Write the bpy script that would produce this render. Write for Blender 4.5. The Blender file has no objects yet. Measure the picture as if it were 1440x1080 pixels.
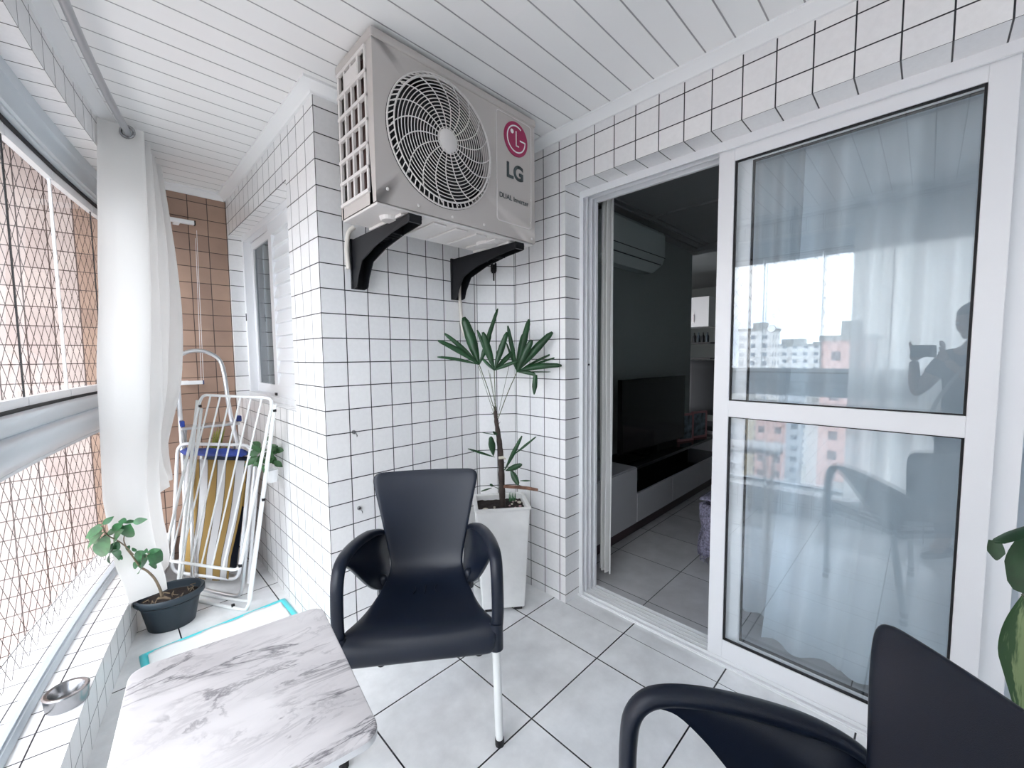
import bpy, bmesh, math, random
from mathutils import Vector, Matrix, Quaternion
R = math.radians
random.seed(7)
sc = bpy.context.scene
COL = sc.collection

# ------------------------------------------------------------------ camera
T = 0.1025                                   # wall tile pitch (10 cm tile + grout)
F_PX = 580.819
YAW, PIT, ROL = R(44.848), R(-3.972), R(-0.56)
H = 1.2958
XD, YA, XL = 1.6542, 1.7691, 0.6554          # door wall, air-conditioner wall, window wall
YE = 1.2818                                  # left edge of the door opening
YP = 3.37                                    # peach wall
ZC = 2.375                                   # ceiling
ZB = 2.21                                    # underside of the beam over the glazing
ZO = 2.118                                   # top of door and window openings
FW = Vector((math.sin(YAW)*math.cos(PIT), math.cos(YAW)*math.cos(PIT), math.sin(PIT)))
_rt = Vector((math.cos(YAW), -math.sin(YAW), 0)); _up = _rt.cross(FW)
RT = math.cos(ROL)*_rt + math.sin(ROL)*_up
UP = -math.sin(ROL)*_rt + math.cos(ROL)*_up
CAM = Vector((0, 0, H))
cd = bpy.data.cameras.new('camera'); cam = bpy.data.objects.new('camera', cd); COL.objects.link(cam)
cam.matrix_world = Matrix(((RT.x, UP.x, -FW.x, 0), (RT.y, UP.y, -FW.y, 0), (RT.z, UP.z, -FW.z, H), (0, 0, 0, 1)))
cd.sensor_fit = 'HORIZONTAL'; cd.sensor_width = 36; cd.lens = F_PX/1440*36
cd.clip_start = 0.01; cd.clip_end = 2000
sc.camera = cam

def P(ax, v, x, y):
    """point of the photograph's ray (x, y) on the plane ax = v"""
    d = FW + RT*((x-720)/F_PX) - UP*((y-540)/F_PX)
    i = 'xyz'.index(ax); t = (v-CAM[i])/d[i]
    return CAM + d*t

# ------------------------------------------------------------------ view, world, light
sc.view_settings.view_transform = 'Standard'; sc.view_settings.look = 'None'
sc.view_settings.gamma = 1; sc.view_settings.use_curve_mapping = False
sc.view_settings.exposure = 1.13
sc.cycles.use_denoising = True
sc.cycles.transparent_max_bounces = 24
sc.cycles.max_bounces = 12; sc.cycles.diffuse_bounces = 8

w = bpy.data.worlds.new('overcast_sky'); sc.world = w; w.use_nodes = True
nt = w.node_tree; nt.nodes.clear()
def wn(t, **k):
    n = nt.nodes.new(t)
    for a, b in k.items(): setattr(n, a, b)
    return n
wo = wn('ShaderNodeOutputWorld'); wb = wn('ShaderNodeBackground'); tc = wn('ShaderNodeTexCoord')
mp = wn('ShaderNodeMapping'); mp.inputs['Scale'].default_value = (1.2, 1.2, 3.2)
nz = wn('ShaderNodeTexNoise'); nz.inputs['Scale'].default_value = 2.2; nz.inputs['Detail'].default_value = 6
cr = wn('ShaderNodeValToRGB')
cr.color_ramp.elements[0].position = .38; cr.color_ramp.elements[0].color = (.50, .58, .70, 1)
cr.color_ramp.elements[1].position = .62; cr.color_ramp.elements[1].color = (1, 1, 1, 1)
nt.links.new(tc.outputs['Generated'], mp.inputs[0]); nt.links.new(mp.outputs[0], nz.inputs[0])
nt.links.new(nz.outputs['Fac'], cr.inputs[0]); nt.links.new(cr.outputs[0], wb.inputs[0])
wb.inputs[1].default_value = 3.6
nt.links.new(wb.outputs[0], wo.inputs[0])

def area(name, loc, rot, sx, sy, e, c=(1, 1, 1)):
    l = bpy.data.lights.new(name, 'AREA'); l.shape = 'RECTANGLE'; l.size = sx; l.size_y = sy; l.energy = e; l.color = c
    o = bpy.data.objects.new(name, l); COL.objects.link(o); o.location = loc; o.rotation_euler = rot
    return o
sun = bpy.data.lights.new('veiled_sun', 'SUN'); sun.energy = 0.5; sun.angle = R(35); sun.color = (1, .98, .95)
so = bpy.data.objects.new('veiled_sun', sun); COL.objects.link(so)
so.rotation_euler = (R(52), 0, R(-62))

# ------------------------------------------------------------------ materials
MATS = {}
def mat(name, col, rough=.5, metal=0, spec=.5, bump=None, var=None, **kw):
    m = bpy.data.materials.new(name); m.use_nodes = True; t = m.node_tree
    b = t.nodes['Principled BSDF']
    b.inputs['Base Color'].default_value = (*col, 1); b.inputs['Roughness'].default_value = rough
    b.inputs['Metallic'].default_value = metal; b.inputs['Specular IOR Level'].default_value = spec
    for k, v in kw.items(): b.inputs[k.replace('_', ' ')].default_value = v
    c = t.nodes.new('ShaderNodeTexCoord')
    if var:                                   # (scale, amount) mottling
        n = t.nodes.new('ShaderNodeTexNoise'); n.inputs['Scale'].default_value = var[0]; n.inputs['Detail'].default_value = 5
        t.links.new(c.outputs['Object'], n.inputs[0])
        r = t.nodes.new('ShaderNodeMapRange'); r.inputs[1].default_value = .3; r.inputs[2].default_value = .7
        r.inputs[3].default_value = 1-var[1]; r.inputs[4].default_value = 1+var[1]
        t.links.new(n.outputs['Fac'], r.inputs[0])
        mx = t.nodes.new('ShaderNodeVectorMath'); mx.operation = 'SCALE'; mx.inputs[0].default_value = col
        t.links.new(r.outputs[0], mx.inputs['Scale']); t.links.new(mx.outputs[0], b.inputs['Base Color'])
    if bump:
        n = t.nodes.new('ShaderNodeTexNoise'); n.inputs['Scale'].default_value = bump[0]; n.inputs['Detail'].default_value = 4
        t.links.new(c.outputs['Object'], n.inputs[0])
        bp = t.nodes.new('ShaderNodeBump'); bp.inputs['Strength'].default_value = bump[1]; bp.inputs['Distance'].default_value = .002
        t.links.new(n.outputs['Fac'], bp.inputs['Height']); t.links.new(bp.outputs[0], b.inputs['Normal'])
    MATS[name] = m
    return m

def grid_mat(name, cols, grout, lw, rough=.3, both=True, mottle=0, bumpd=.0015, mscale=9, spec=.5):
    """tiles on whole-number UV lines; cols = two tile tints picked per tile; lw = grout width in tile units"""
    m = bpy.data.materials.new(name); m.use_nodes = True; t = m.node_tree; L = t.links.new
    b = t.nodes['Principled BSDF']; b.inputs['Roughness'].default_value = rough; b.inputs['Specular IOR Level'].default_value = spec
    uv = t.nodes.new('ShaderNodeUVMap'); sp = t.nodes.new('ShaderNodeSeparateXYZ'); L(uv.outputs[0], sp.inputs[0])
    def math_(op, a, b_=None):
        n = t.nodes.new('ShaderNodeMath'); n.operation = op
        for i, v in enumerate((a, b_)):
            if v is None: continue
            if isinstance(v, (int, float)): n.inputs[i].default_value = v
            else: L(v, n.inputs[i])
        return n.outputs[0]
    def edge(s):
        f = math_('FRACT', math_('ADD', s, 100.0))
        return math_('MINIMUM', f, math_('SUBTRACT', 1.0, f))
    e = edge(sp.outputs[0])
    if both: e = math_('MINIMUM', e, edge(sp.outputs[1]))
    mr = t.nodes.new('ShaderNodeMapRange'); mr.inputs[1].default_value = lw*.40; mr.inputs[2].default_value = lw*.60
    L(e, mr.inputs[0]); mask = mr.outputs[0]
    fl = t.nodes.new('ShaderNodeVectorMath'); fl.operation = 'FLOOR'; L(uv.outputs[0], fl.inputs[0])
    wn_ = t.nodes.new('ShaderNodeTexWhiteNoise'); wn_.noise_dimensions = '2D'; L(fl.outputs[0], wn_.inputs[0])
    mc = t.nodes.new('ShaderNodeMix'); mc.data_type = 'RGBA'; L(wn_.outputs['Value'], mc.inputs[0])
    mc.inputs[6].default_value = (*cols[0], 1); mc.inputs[7].default_value = (*cols[1], 1)
    c = mc.outputs[2]
    if mottle:
        tc_ = t.nodes.new('ShaderNodeTexCoord')
        n = t.nodes.new('ShaderNodeTexNoise'); n.inputs['Scale'].default_value = mscale; n.inputs['Detail'].default_value = 6; n.inputs['Roughness'].default_value = .6
        L(tc_.outputs['Object'], n.inputs[0])
        r = t.nodes.new('ShaderNodeMapRange'); r.inputs[1].default_value = .35; r.inputs[2].default_value = .65
        r.inputs[3].default_value = 1-mottle; r.inputs[4].default_value = 1+mottle*.4; L(n.outputs['Fac'], r.inputs[0])
        s = t.nodes.new('ShaderNodeVectorMath'); s.operation = 'SCALE'; L(c, s.inputs[0]); L(r.outputs[0], s.inputs['Scale']); c = s.outputs[0]
    mg = t.nodes.new('ShaderNodeMix'); mg.data_type = 'RGBA'; L(mask, mg.inputs[0])
    mg.inputs[6].default_value = (*grout, 1); L(c, mg.inputs[7]); L(mg.outputs[2], b.inputs['Base Color'])
    bp = t.nodes.new('ShaderNodeBump'); bp.inputs['Strength'].default_value = .6; bp.inputs['Distance'].default_value = bumpd
    L(mask, bp.inputs['Height']); L(bp.outputs[0], b.inputs['Normal'])
    MATS[name] = m
    return m

GR = (.008, .009, .014)
tile_w = grid_mat('white_wall_tiles', ((.79, .79, .80), (.85, .845, .845)), GR, .040, .28, mottle=.03, mscale=60)
tile_p = grid_mat('peach_wall_tiles', ((.33, .215, .165), (.42, .28, .21)), (.05, .03, .024), .04, .35, mottle=.10, mscale=5)
tile_o = grid_mat('daylit_peach_tiles', ((.48, .38, .35), (.55, .45, .41)), (.06, .035, .03), .05, .4, mottle=.05)  # same peach wall outdoors, its daylight washout painted into paler tile colours
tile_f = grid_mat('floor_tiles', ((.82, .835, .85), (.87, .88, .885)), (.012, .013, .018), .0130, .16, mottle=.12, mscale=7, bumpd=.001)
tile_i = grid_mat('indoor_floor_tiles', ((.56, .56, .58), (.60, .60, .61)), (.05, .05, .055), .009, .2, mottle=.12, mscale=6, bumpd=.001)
plank = grid_mat('pvc_ceiling_boards', ((.86, .87, .87), (.88, .88, .88)), (.33, .33, .34), .05, .35, both=False, bumpd=.004)
white_pvc = mat('white_pvc', (.84, .85, .86), .35)
alu_w = mat('white_aluminium', (.80, .81, .83), .3, bump=(300, .05))
alu_g = mat('pale_grey_aluminium', (.56, .62, .67), .28, .25)
alu = mat('bare_aluminium', (.75, .76, .78), .28, .9)
steel = mat('brushed_steel', (.36, .36, .37), .25, 1, bump=(120, .15))
black = mat('black_plastic', (.006, .0065, .009), .42, spec=.35)
rubber = mat('black_rubber', (.01, .01, .012), .7)
navy = mat('dark_navy_plastic', (.0055, .0095, .021), .30, spec=.42, bump=(900, .25))
chair_m = navy
leg_m = mat('white_enamelled_steel', (.74, .76, .76), .3, bump=(80, .1))
ac_m = mat('warm_grey_enamel', (.50, .465, .445), .42)
ac_w = mat('off_white_grille_plastic', (.68, .65, .635), .4)
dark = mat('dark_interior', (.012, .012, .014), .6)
fin = mat('condenser_fins', (.16, .10, .09), .6)
logo_m = mat('magenta_enamel', (.34, .012, .085), .35)
logo_w = mat('white_print', (.85, .85, .85), .4)
text_m = mat('dark_grey_print', (.05, .07, .075), .5)
concrete = mat('white_painted_cement', (.80, .80, .79), .75, bump=(45, .6), var=(7, .08))
soil = mat('dark_soil', (.020, .014, .012), .95, bump=(90, 1.0), var=(60, .6))
peb_w = mat('pale_pebble', (.66, .62, .52), .6); peb_p = mat('pink_pebble', (.5, .33, .35), .6)
trunk_m = mat('fibrous_bark', (.045, .032, .028), .9, bump=(60, 1.0), var=(30, .4))
twig = mat('brown_stem', (.20, .15, .10), .8, var=(30, .3))
wood_st = mat('dry_branch', (.24, .12, .08), .7, bump=(70, .6), var=(25, .4))
leaf_d = mat('dark_palm_green', (.012, .055, .018), .38, var=(18, .35), Subsurface_Weight=0)
leaf_l = mat('young_leaf_green', (.035, .14, .05), .4, var=(25, .4))
leaf_m = mat('mid_leaf_green', (.035, .11, .035), .45, var=(25, .4))
leaf_y = mat('yellow_green_leaf', (.25, .27, .04), .5, var=(25, .4))
petiole = mat('petiole_green', (.10, .12, .06), .5)
pot_m = mat('dark_blue_grey_pot', (.018, .030, .042), .5, bump=(50, .2))
hose_m = mat('cream_hose', (.66, .62, .57), .5)
rod_m = mat('satin_grey_rod', (.42, .43, .45), .35, .5)
net_m = mat('dark_net_cord', (.035, .022, .02), .8)
blue_m = mat('royal_blue_vinyl', (.012, .04, .24), .4, var=(14, .6))
teal = mat('turquoise_plastic_film', (.10, .62, .66), .35)
pad_m = mat('white_absorbent_pad', (.80, .82, .82), .8, bump=(160, .5))
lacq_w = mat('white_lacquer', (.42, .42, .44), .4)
lacq_d = mat('black_glass_top', (.006, .006, .008), .08)
plinth_m = mat('dark_wine_lacquer', (.045, .022, .028), .3)
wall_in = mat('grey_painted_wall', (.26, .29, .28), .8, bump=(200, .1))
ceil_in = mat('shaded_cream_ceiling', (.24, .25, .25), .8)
tv_m = mat('black_tv_plastic', (.004, .004, .006), .15)
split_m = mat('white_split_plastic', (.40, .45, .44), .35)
skin = mat('skin', (.42, .26, .19), .5)
hair = mat('dark_hair', (.016, .011, .010), .5, bump=(150, .8))
shirt = mat('dark_grey_cloth', (.045, .05, .06), .9, bump=(300, .3))
jeans = mat('blue_grey_cloth', (.06, .08, .12), .9)
strap_m = mat('pale_strap', (.4, .38, .36), .6)
phone_m = mat('phone_case', (.03, .03, .035), .3)
throw_m = mat('grey_lilac_wool', (.22, .21, .29), .95, bump=(110, 1), var=(80, .6))
sofa_m = mat('pale_upholstery', (.55, .53, .52), .9)
photo_m = mat('pink_picture_frame', (.32, .16, .17), .5)

def glass_mat(name, tint, f0, rough=0.0):
    m = bpy.data.materials.new(name); m.use_nodes = True; t = m.node_tree; t.nodes.clear(); L = t.links.new
    o = t.nodes.new('ShaderNodeOutputMaterial'); mx = t.nodes.new('ShaderNodeMixShader')
    tr = t.nodes.new('ShaderNodeBsdfTransparent'); tr.inputs[0].default_value = (*tint, 1)
    gl = t.nodes.new('ShaderNodeBsdfGlossy'); gl.inputs['Roughness'].default_value = rough; gl.inputs[0].default_value = (.95, .98, 1, 1)
    fr = t.nodes.new('ShaderNodeFresnel'); fr.inputs[0].default_value = f0
    ge = t.nodes.new('ShaderNodeNewGeometry'); fb = t.nodes.new('ShaderNodeMath'); fb.operation = 'SUBTRACT'; fb.inputs[0].default_value = 1; L(ge.outputs['Backfacing'], fb.inputs[1])
    fm = t.nodes.new('ShaderNodeMath'); fm.operation = 'MULTIPLY'; L(fr.outputs[0], fm.inputs[0]); L(fb.outputs[0], fm.inputs[1])
    L(fm.outputs[0], mx.inputs[0]); L(tr.outputs[0], mx.inputs[1]); L(gl.outputs[0], mx.inputs[2]); L(mx.outputs[0], o.inputs[0])
    MATS[name] = m; return m
glass_d = glass_mat('tinted_door_glass', (.97, .985, .99), 2.0)
glass_c = glass_mat('clear_glazing', (.99, .995, .995), 1.12)
glass_k = glass_mat('dark_window_glass', (.5, .55, .58), 1.8)
block_m = glass_mat('clear_acrylic', (.7, .8, .85), 1.6)

def cloth_mat(name, col, trans, see):
    m = bpy.data.materials.new(name); m.use_nodes = True; t = m.node_tree; t.nodes.clear(); L = t.links.new
    o = t.nodes.new('ShaderNodeOutputMaterial')
    df = t.nodes.new('ShaderNodeBsdfDiffuse'); df.inputs[0].default_value = (*col, 1)
    tl = t.nodes.new('ShaderNodeBsdfTranslucent'); tl.inputs[0].default_value = (*col, 1)
    tr = t.nodes.new('ShaderNodeBsdfTransparent')
    a = t.nodes.new('ShaderNodeMixShader'); a.inputs[0].default_value = trans; L(df.outputs[0], a.inputs[1]); L(tl.outputs[0], a.inputs[2])
    b = t.nodes.new('ShaderNodeMixShader'); b.inputs[0].default_value = see; L(a.outputs[0], b.inputs[1]); L(tr.outputs[0], b.inputs[2])
    L(b.outputs[0], o.inputs[0])
    c = t.nodes.new('ShaderNodeTexCoord'); n = t.nodes.new('ShaderNodeTexNoise'); n.inputs['Scale'].default_value = 160
    L(c.outputs['Object'], n.inputs[0]); bp = t.nodes.new('ShaderNodeBump'); bp.inputs['Strength'].default_value = .3; bp.inputs['Distance'].default_value = .001
    L(n.outputs['Fac'], bp.inputs['Height']); L(bp.outputs[0], df.inputs['Normal'])
    MATS[name] = m; return m
sheer = cloth_mat('white_voile', (.78, .78, .77), .30, .05)
sheer_b = cloth_mat('backlit_white_voile', (.86, .86, .85), .60, .12)
sheer_in = cloth_mat('white_indoor_voile', (.88, .94, 1.0), .30, .03)

def stripe_mat():
    m = bpy.data.materials.new('mustard_and_white_stripes'); m.use_nodes = True; t = m.node_tree; L = t.links.new
    b = t.nodes['Principled BSDF']; b.inputs['Roughness'].default_value = .8
    uv = t.nodes.new('ShaderNodeUVMap'); sp = t.nodes.new('ShaderNodeSeparateXYZ'); L(uv.outputs[0], sp.inputs[0])
    f = t.nodes.new('ShaderNodeMath'); f.operation = 'FRACT'; L(sp.outputs[0], f.inputs[0])
    r = t.nodes.new('ShaderNodeValToRGB'); r.color_ramp.interpolation = 'CONSTANT'; e = r.color_ramp.elements
    e[0].position = 0; e[0].color = (.55, .55, .56, 1); e[1].position = .44; e[1].color = (.06, .055, .045, 1)
    for p, c in ((.47, (.30, .19, .055, 1)), (.95, (.10, .08, .05, 1))):
        q = e.new(p); q.color = c
    L(f.outputs[0], r.inputs[0]); L(r.outputs[0], b.inputs['Base Color'])
    return m
stripes = stripe_mat()


def marble_mat():
    m = bpy.data.materials.new('grey_veined_marble_laminate'); m.use_nodes = True; t = m.node_tree; L = t.links.new
    b = t.nodes['Principled BSDF']; b.inputs['Roughness'].default_value = .32
    c = t.nodes.new('ShaderNodeTexCoord'); mp_ = t.nodes.new('ShaderNodeMapping'); mp_.inputs['Rotation'].default_value = (0, 0, R(2)); mp_.inputs['Scale'].default_value = (2.2, 6.0, 1)
    L(c.outputs['Object'], mp_.inputs[0])
    def vein(scale, dist, lo, hi, off):
        n = t.nodes.new('ShaderNodeTexNoise'); n.inputs['Scale'].default_value = scale; n.inputs['Detail'].default_value = 7
        n.inputs['Roughness'].default_value = .62; n.inputs['Distortion'].default_value = dist
        ma = t.nodes.new('ShaderNodeVectorMath'); ma.operation = 'ADD'; ma.inputs[1].default_value = (off, off, 0)
        L(mp_.outputs[0], ma.inputs[0]); L(ma.outputs[0], n.inputs[0])
        s = t.nodes.new('ShaderNodeMath'); s.operation = 'SUBTRACT'; L(n.outputs['Fac'], s.inputs[0]); s.inputs[1].default_value = .5
        a = t.nodes.new('ShaderNodeMath'); a.operation = 'ABSOLUTE'; L(s.outputs[0], a.inputs[0])
        r = t.nodes.new('ShaderNodeMapRange'); r.inputs[1].default_value = 0; r.inputs[2].default_value = hi; r.inputs[3].default_value = lo; r.inputs[4].default_value = 0
        L(a.outputs[0], r.inputs[0]); return r.outputs[0]
    v1 = vein(1.1, .8, .95, .028, 3.3); v2 = vein(2.3, 1.2, .38, .06, 9.1); v3 = vein(.9, .4, .22, .16, 15)
    m1 = t.nodes.new('ShaderNodeMath'); m1.operation = 'MAXIMUM'; L(v1, m1.inputs[0]); L(v2, m1.inputs[1])
    m2 = t.nodes.new('ShaderNodeMath'); m2.operation = 'MAXIMUM'; L(m1.outputs[0], m2.inputs[0]); L(v3, m2.inputs[1])
    # veins come and go
    n = t.nodes.new('ShaderNodeTexNoise'); n.inputs['Scale'].default_value = 1.6; L(mp_.outputs[0], n.inputs[0])
    r = t.nodes.new('ShaderNodeMapRange'); r.inputs[1].default_value = .38; r.inputs[2].default_value = .6; L(n.outputs['Fac'], r.inputs[0])
    mu = t.nodes.new('ShaderNodeMath'); mu.operation = 'MULTIPLY'; L(m2.outputs[0], mu.inputs[0]); L(r.outputs[0], mu.inputs[1])
    mx = t.nodes.new('ShaderNodeMix'); mx.data_type = 'RGBA'; L(mu.outputs[0], mx.inputs[0])
    mx.inputs[6].default_value = (.80, .77, .78, 1); mx.inputs[7].default_value = (.13, .12, .14, 1)
    L(mx.outputs[2], b.inputs['Base Color']); return m
marble = marble_mat()

def variegated():
    m = bpy.data.materials.new('variegated_leaf'); m.use_nodes = True; t = m.node_tree; L = t.links.new
    b = t.nodes['Principled BSDF']; b.inputs['Roughness'].default_value = .4
    uv = t.nodes.new('ShaderNodeUVMap'); n = t.nodes.new('ShaderNodeTexNoise'); n.inputs['Scale'].default_value = 7; n.inputs['Detail'].default_value = 9
    mp_ = t.nodes.new('ShaderNodeMapping'); mp_.inputs['Scale'].default_value = (1.4, .5, 1); L(uv.outputs[0], mp_.inputs[0]); L(mp_.outputs[0], n.inputs[0])
    sp = t.nodes.new('ShaderNodeSeparateXYZ'); L(uv.outputs[0], sp.inputs[0])
    s = t.nodes.new('ShaderNodeMath'); s.operation = 'SUBTRACT'; L(sp.outputs[0], s.inputs[0]); s.inputs[1].default_value = .5
    a = t.nodes.new('ShaderNodeMath'); a.operation = 'ABSOLUTE'; L(s.outputs[0], a.inputs[0])
    q = t.nodes.new('ShaderNodeMath'); q.operation = 'SUBTRACT'; L(n.outputs['Fac'], q.inputs[0]); L(a.outputs[0], q.inputs[1])
    r = t.nodes.new('ShaderNodeMapRange'); r.inputs[1].default_value = .24; r.inputs[2].default_value = .40; L(q.outputs[0], r.inputs[0])
    mx = t.nodes.new('ShaderNodeMix'); mx.data_type = 'RGBA'; L(r.outputs[0], mx.inputs[0])
    mx.inputs[6].default_value = (.022, .075, .022, 1); mx.inputs[7].default_value = (.20, .28, .13, 1)
    L(mx.outputs[2], b.inputs['Base Color']); return m
varieg = variegated()

def facade(name, wallc, win, sx, sz):
    """building wall with a grid of dark windows (surface pattern)"""
    m = bpy.data.materials.new(name); m.use_nodes = True; t = m.node_tree; L = t.links.new
    b = t.nodes['Principled BSDF']; b.inputs['Roughness'].default_value = .8
    uv = t.nodes.new('ShaderNodeUVMap'); sp = t.nodes.new('ShaderNodeSeparateXYZ'); L(uv.outputs[0], sp.inputs[0])
    def band(s, per, lo, hi):
        d = t.nodes.new('ShaderNodeMath'); d.operation = 'DIVIDE'; L(s, d.inputs[0]); d.inputs[1].default_value = per
        f = t.nodes.new('ShaderNodeMath'); f.operation = 'FRACT'; L(d.outputs[0], f.inputs[0])
        g = t.nodes.new('ShaderNodeMath'); g.operation = 'GREATER_THAN'; L(f.outputs[0], g.inputs[0]); g.inputs[1].default_value = lo
        l = t.nodes.new('ShaderNodeMath'); l.operation = 'LESS_THAN'; L(f.outputs[0], l.inputs[0]); l.inputs[1].default_value = hi
        x = t.nodes.new('ShaderNodeMath'); x.operation = 'MULTIPLY'; L(g.outputs[0], x.inputs[0]); L(l.outputs[0], x.inputs[1]); return x.outputs[0]
    u_, v_ = band(sp.outputs[0], sx, .3, .7), band(sp.outputs[1], sz, .35, .8)
    x = t.nodes.new('ShaderNodeMath'); x.operation = 'MULTIPLY'; L(u_, x.inputs[0]); L(v_, x.inputs[1])
    mx = t.nodes.new('ShaderNodeMix'); mx.data_type = 'RGBA'; L(x.outputs[0], mx.inputs[0])
    mx.inputs[6].default_value = (*wallc, 1); mx.inputs[7].default_value = (*win, 1)
    L(mx.outputs[2], b.inputs['Base Color']); return m

# ------------------------------------------------------------------ mesh helpers
class MB:
    def __init__(s): s.v = []; s.f = []; s.uv = []
    def face(s, pts, uvs=None):
        i = len(s.v); s.v += [tuple(p) for p in pts]; s.f.append(tuple(range(i, i+len(pts)))); s.uv.append(uvs or [(0, 0)]*len(pts))
    def box(s, a, b, M=None):
        (x0, y0, z0), (x1, y1, z1) = [(min(p, q), max(p, q)) for p, q in zip(a, b)] and ((min(a[0], b[0]), min(a[1], b[1]), min(a[2], b[2])), (max(a[0], b[0]), max(a[1], b[1]), max(a[2], b[2])))
        i = len(s.v); c = [(x0,y0,z0),(x1,y0,z0),(x1,y1,z0),(x0,y1,z0),(x0,y0,z1),(x1,y0,z1),(x1,y1,z1),(x0,y1,z1)]
        if M: c = [tuple(M @ Vector(p)) for p in c]
        s.v += c
        for f in ((0,3,2,1),(4,5,6,7),(0,1,5,4),(1,2,6,5),(2,3,7,6),(3,0,4,7)):
            s.f.append(tuple(i+k for k in f)); s.uv.append([(0,0),(1,0),(1,1),(0,1)])
        return s
    def grid(s, rows, closed=False, uvs=None):
        i = len(s.v); n = len(rows[0]); m = len(rows)
        for r in rows: s.v += [tuple(p) for p in r]
        for a in range(m-1):
            for b in range(n if closed else n-1):
                b2 = (b+1) % n
                s.f.append((i+a*n+b, i+a*n+b2, i+(a+1)*n+b2, i+(a+1)*n+b))
                s.uv.append([uvs[a][b], uvs[a][b+1], uvs[a+1][b+1], uvs[a+1][b]] if uvs else [(b/n, a/m), ((b+1)/n, a/m), ((b+1)/n, (a+1)/m), (b/n, (a+1)/m)])
        return s
    def tube(s, path, r, n=10, flat=1.0, up=None, cap=True):
        path = [Vector(p) for p in path]; rs = r if isinstance(r, (list, tuple)) else [r]*len(path)
        rings = []; prev = None
        for k, p in enumerate(path):
            t = (path[min(k+1, len(path)-1)]-path[max(k-1, 0)]).normalized()
            if prev is None:
                ref = Vector(up) if up else (Vector((0, 0, 1)) if abs(t.z) < .9 else Vector((1, 0, 0)))
                u = (ref - t*ref.dot(t)).normalized()
            else: u = (prev - t*prev.dot(t)).normalized()
            prev = u; w_ = t.cross(u)
            rings.append([p + u*(math.cos(a)*rs[k]) + w_*(math.sin(a)*rs[k]*flat) for a in [2*math.pi*q/n for q in range(n)]])
        i = len(s.v); s.grid(rings, True)
        if cap:
            s.f.append(tuple(i+q for q in range(n))[::-1]); s.uv.append([(0, 0)]*n)
            j = i+(len(rings)-1)*n; s.f.append(tuple(j+q for q in range(n))); s.uv.append([(0, 0)]*n)
        return s
    def lathe(s, prof, c=(0, 0, 0), n=32, sx=1, sy=1, axis='z'):
        rows = []
        for r, z in prof:
            row = []
            for q in range(n):
                a = 2*math.pi*q/n; x, y = r*math.cos(a)*sx, r*math.sin(a)*sy
                row.append((c[0]+x, c[1]+y, c[2]+z) if axis == 'z' else (c[0]+x, c[1]+z, c[2]+y))
            rows.append(row)
        return s.grid(rows, True)
    def prism(s, poly, h0, h1, f):
        """poly in 2D, f(u,v,h)->3D"""
        n = len(poly); i = len(s.v)
        s.v += [tuple(f(u, v, h0)) for u, v in poly] + [tuple(f(u, v, h1)) for u, v in poly]
        s.f.append(tuple(range(i+n-1, i-1, -1))); s.uv.append([(0, 0)]*n)
        s.f.append(tuple(range(i+n, i+2*n))); s.uv.append([(0, 0)]*n)
        for k in range(n):
            k2 = (k+1) % n; s.f.append((i+k, i+k2, i+n+k2, i+n+k)); s.uv.append([(0, 0)]*4)
        return s
    def build(s, name, m, parent=None, smooth=None, bevel=None, subsurf=0, solid=None, fix=True):
        me = bpy.data.meshes.new(name); me.from_pydata(s.v, [], s.f); uvl = me.uv_layers.new(name='UVMap')
        k = 0
        for u in s.uv:
            for q in u: uvl.data[k].uv = q; k += 1
        if fix:
            bm = bmesh.new(); bm.from_mesh(me)
            bmesh.ops.remove_doubles(bm, verts=bm.verts, dist=1e-5)
            bmesh.ops.recalc_face_normals(bm, faces=bm.faces); bm.to_mesh(me); bm.free()
        me.materials.append(m)
        if smooth is not None:
            me.shade_smooth(); me.set_sharp_from_angle(angle=R(smooth))
        o = bpy.data.objects.new(name, me); COL.objects.link(o)
        if parent: o.parent = parent
        if solid:
            md = o.modifiers.new('thickness', 'SOLIDIFY'); md.thickness = solid; md.offset = 0
        if bevel:
            md = o.modifiers.new('bevel', 'BEVEL'); md.width = bevel; md.segments = 2; md.limit_method = 'ANGLE'; md.angle_limit = R(40)
        if subsurf:
            md = o.modifiers.new('subdivision', 'SUBSURF'); md.levels = subsurf; md.render_levels = subsurf
        return o

def tag(o, label=None, cat=None, group=None, kind=None):
    if label: o['label'] = label
    if cat: o['category'] = cat
    if group: o['group'] = group
    if kind: o['kind'] = kind
    return o
def thing(name, label, cat, loc=(0, 0, 0), rz=0, group=None):
    o = bpy.data.objects.new(name, None); COL.objects.link(o); o.location = loc; o.rotation_euler = (0, 0, rz); o.empty_display_size = .05
    return tag(o, label, cat, group)
def struct(o): o['kind'] = 'structure'; return o
def bez(pts, n=8):
    """Catmull-Rom through pts"""
    pts = [Vector(p) for p in pts]; q = [pts[0]*2-pts[1]] + pts + [pts[-1]*2-pts[-2]]; out = []
    for i in range(1, len(q)-2):
        for k in range(n):
            t = k/n
            out.append(.5*((2*q[i]) + (q[i+1]-q[i-1])*t + (2*q[i-1]-5*q[i]+4*q[i+1]-q[i+2])*t*t + (-q[i-1]+3*q[i]-3*q[i+1]+q[i+2])*t**3))
    return out + [pts[-1]]
def rounded(w_, d, r, n=6):
    out = []
    for cx_, cy_, a0 in ((w_/2-r, d/2-r, 0), (-w_/2+r, d/2-r, 90), (-w_/2+r, -d/2+r, 180), (w_/2-r, -d/2+r, 270)):
        for k in range(n+1):
            a = R(a0+90*k/n); out.append((cx_+r*math.cos(a), cy_+r*math.sin(a)))
    return out

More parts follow.
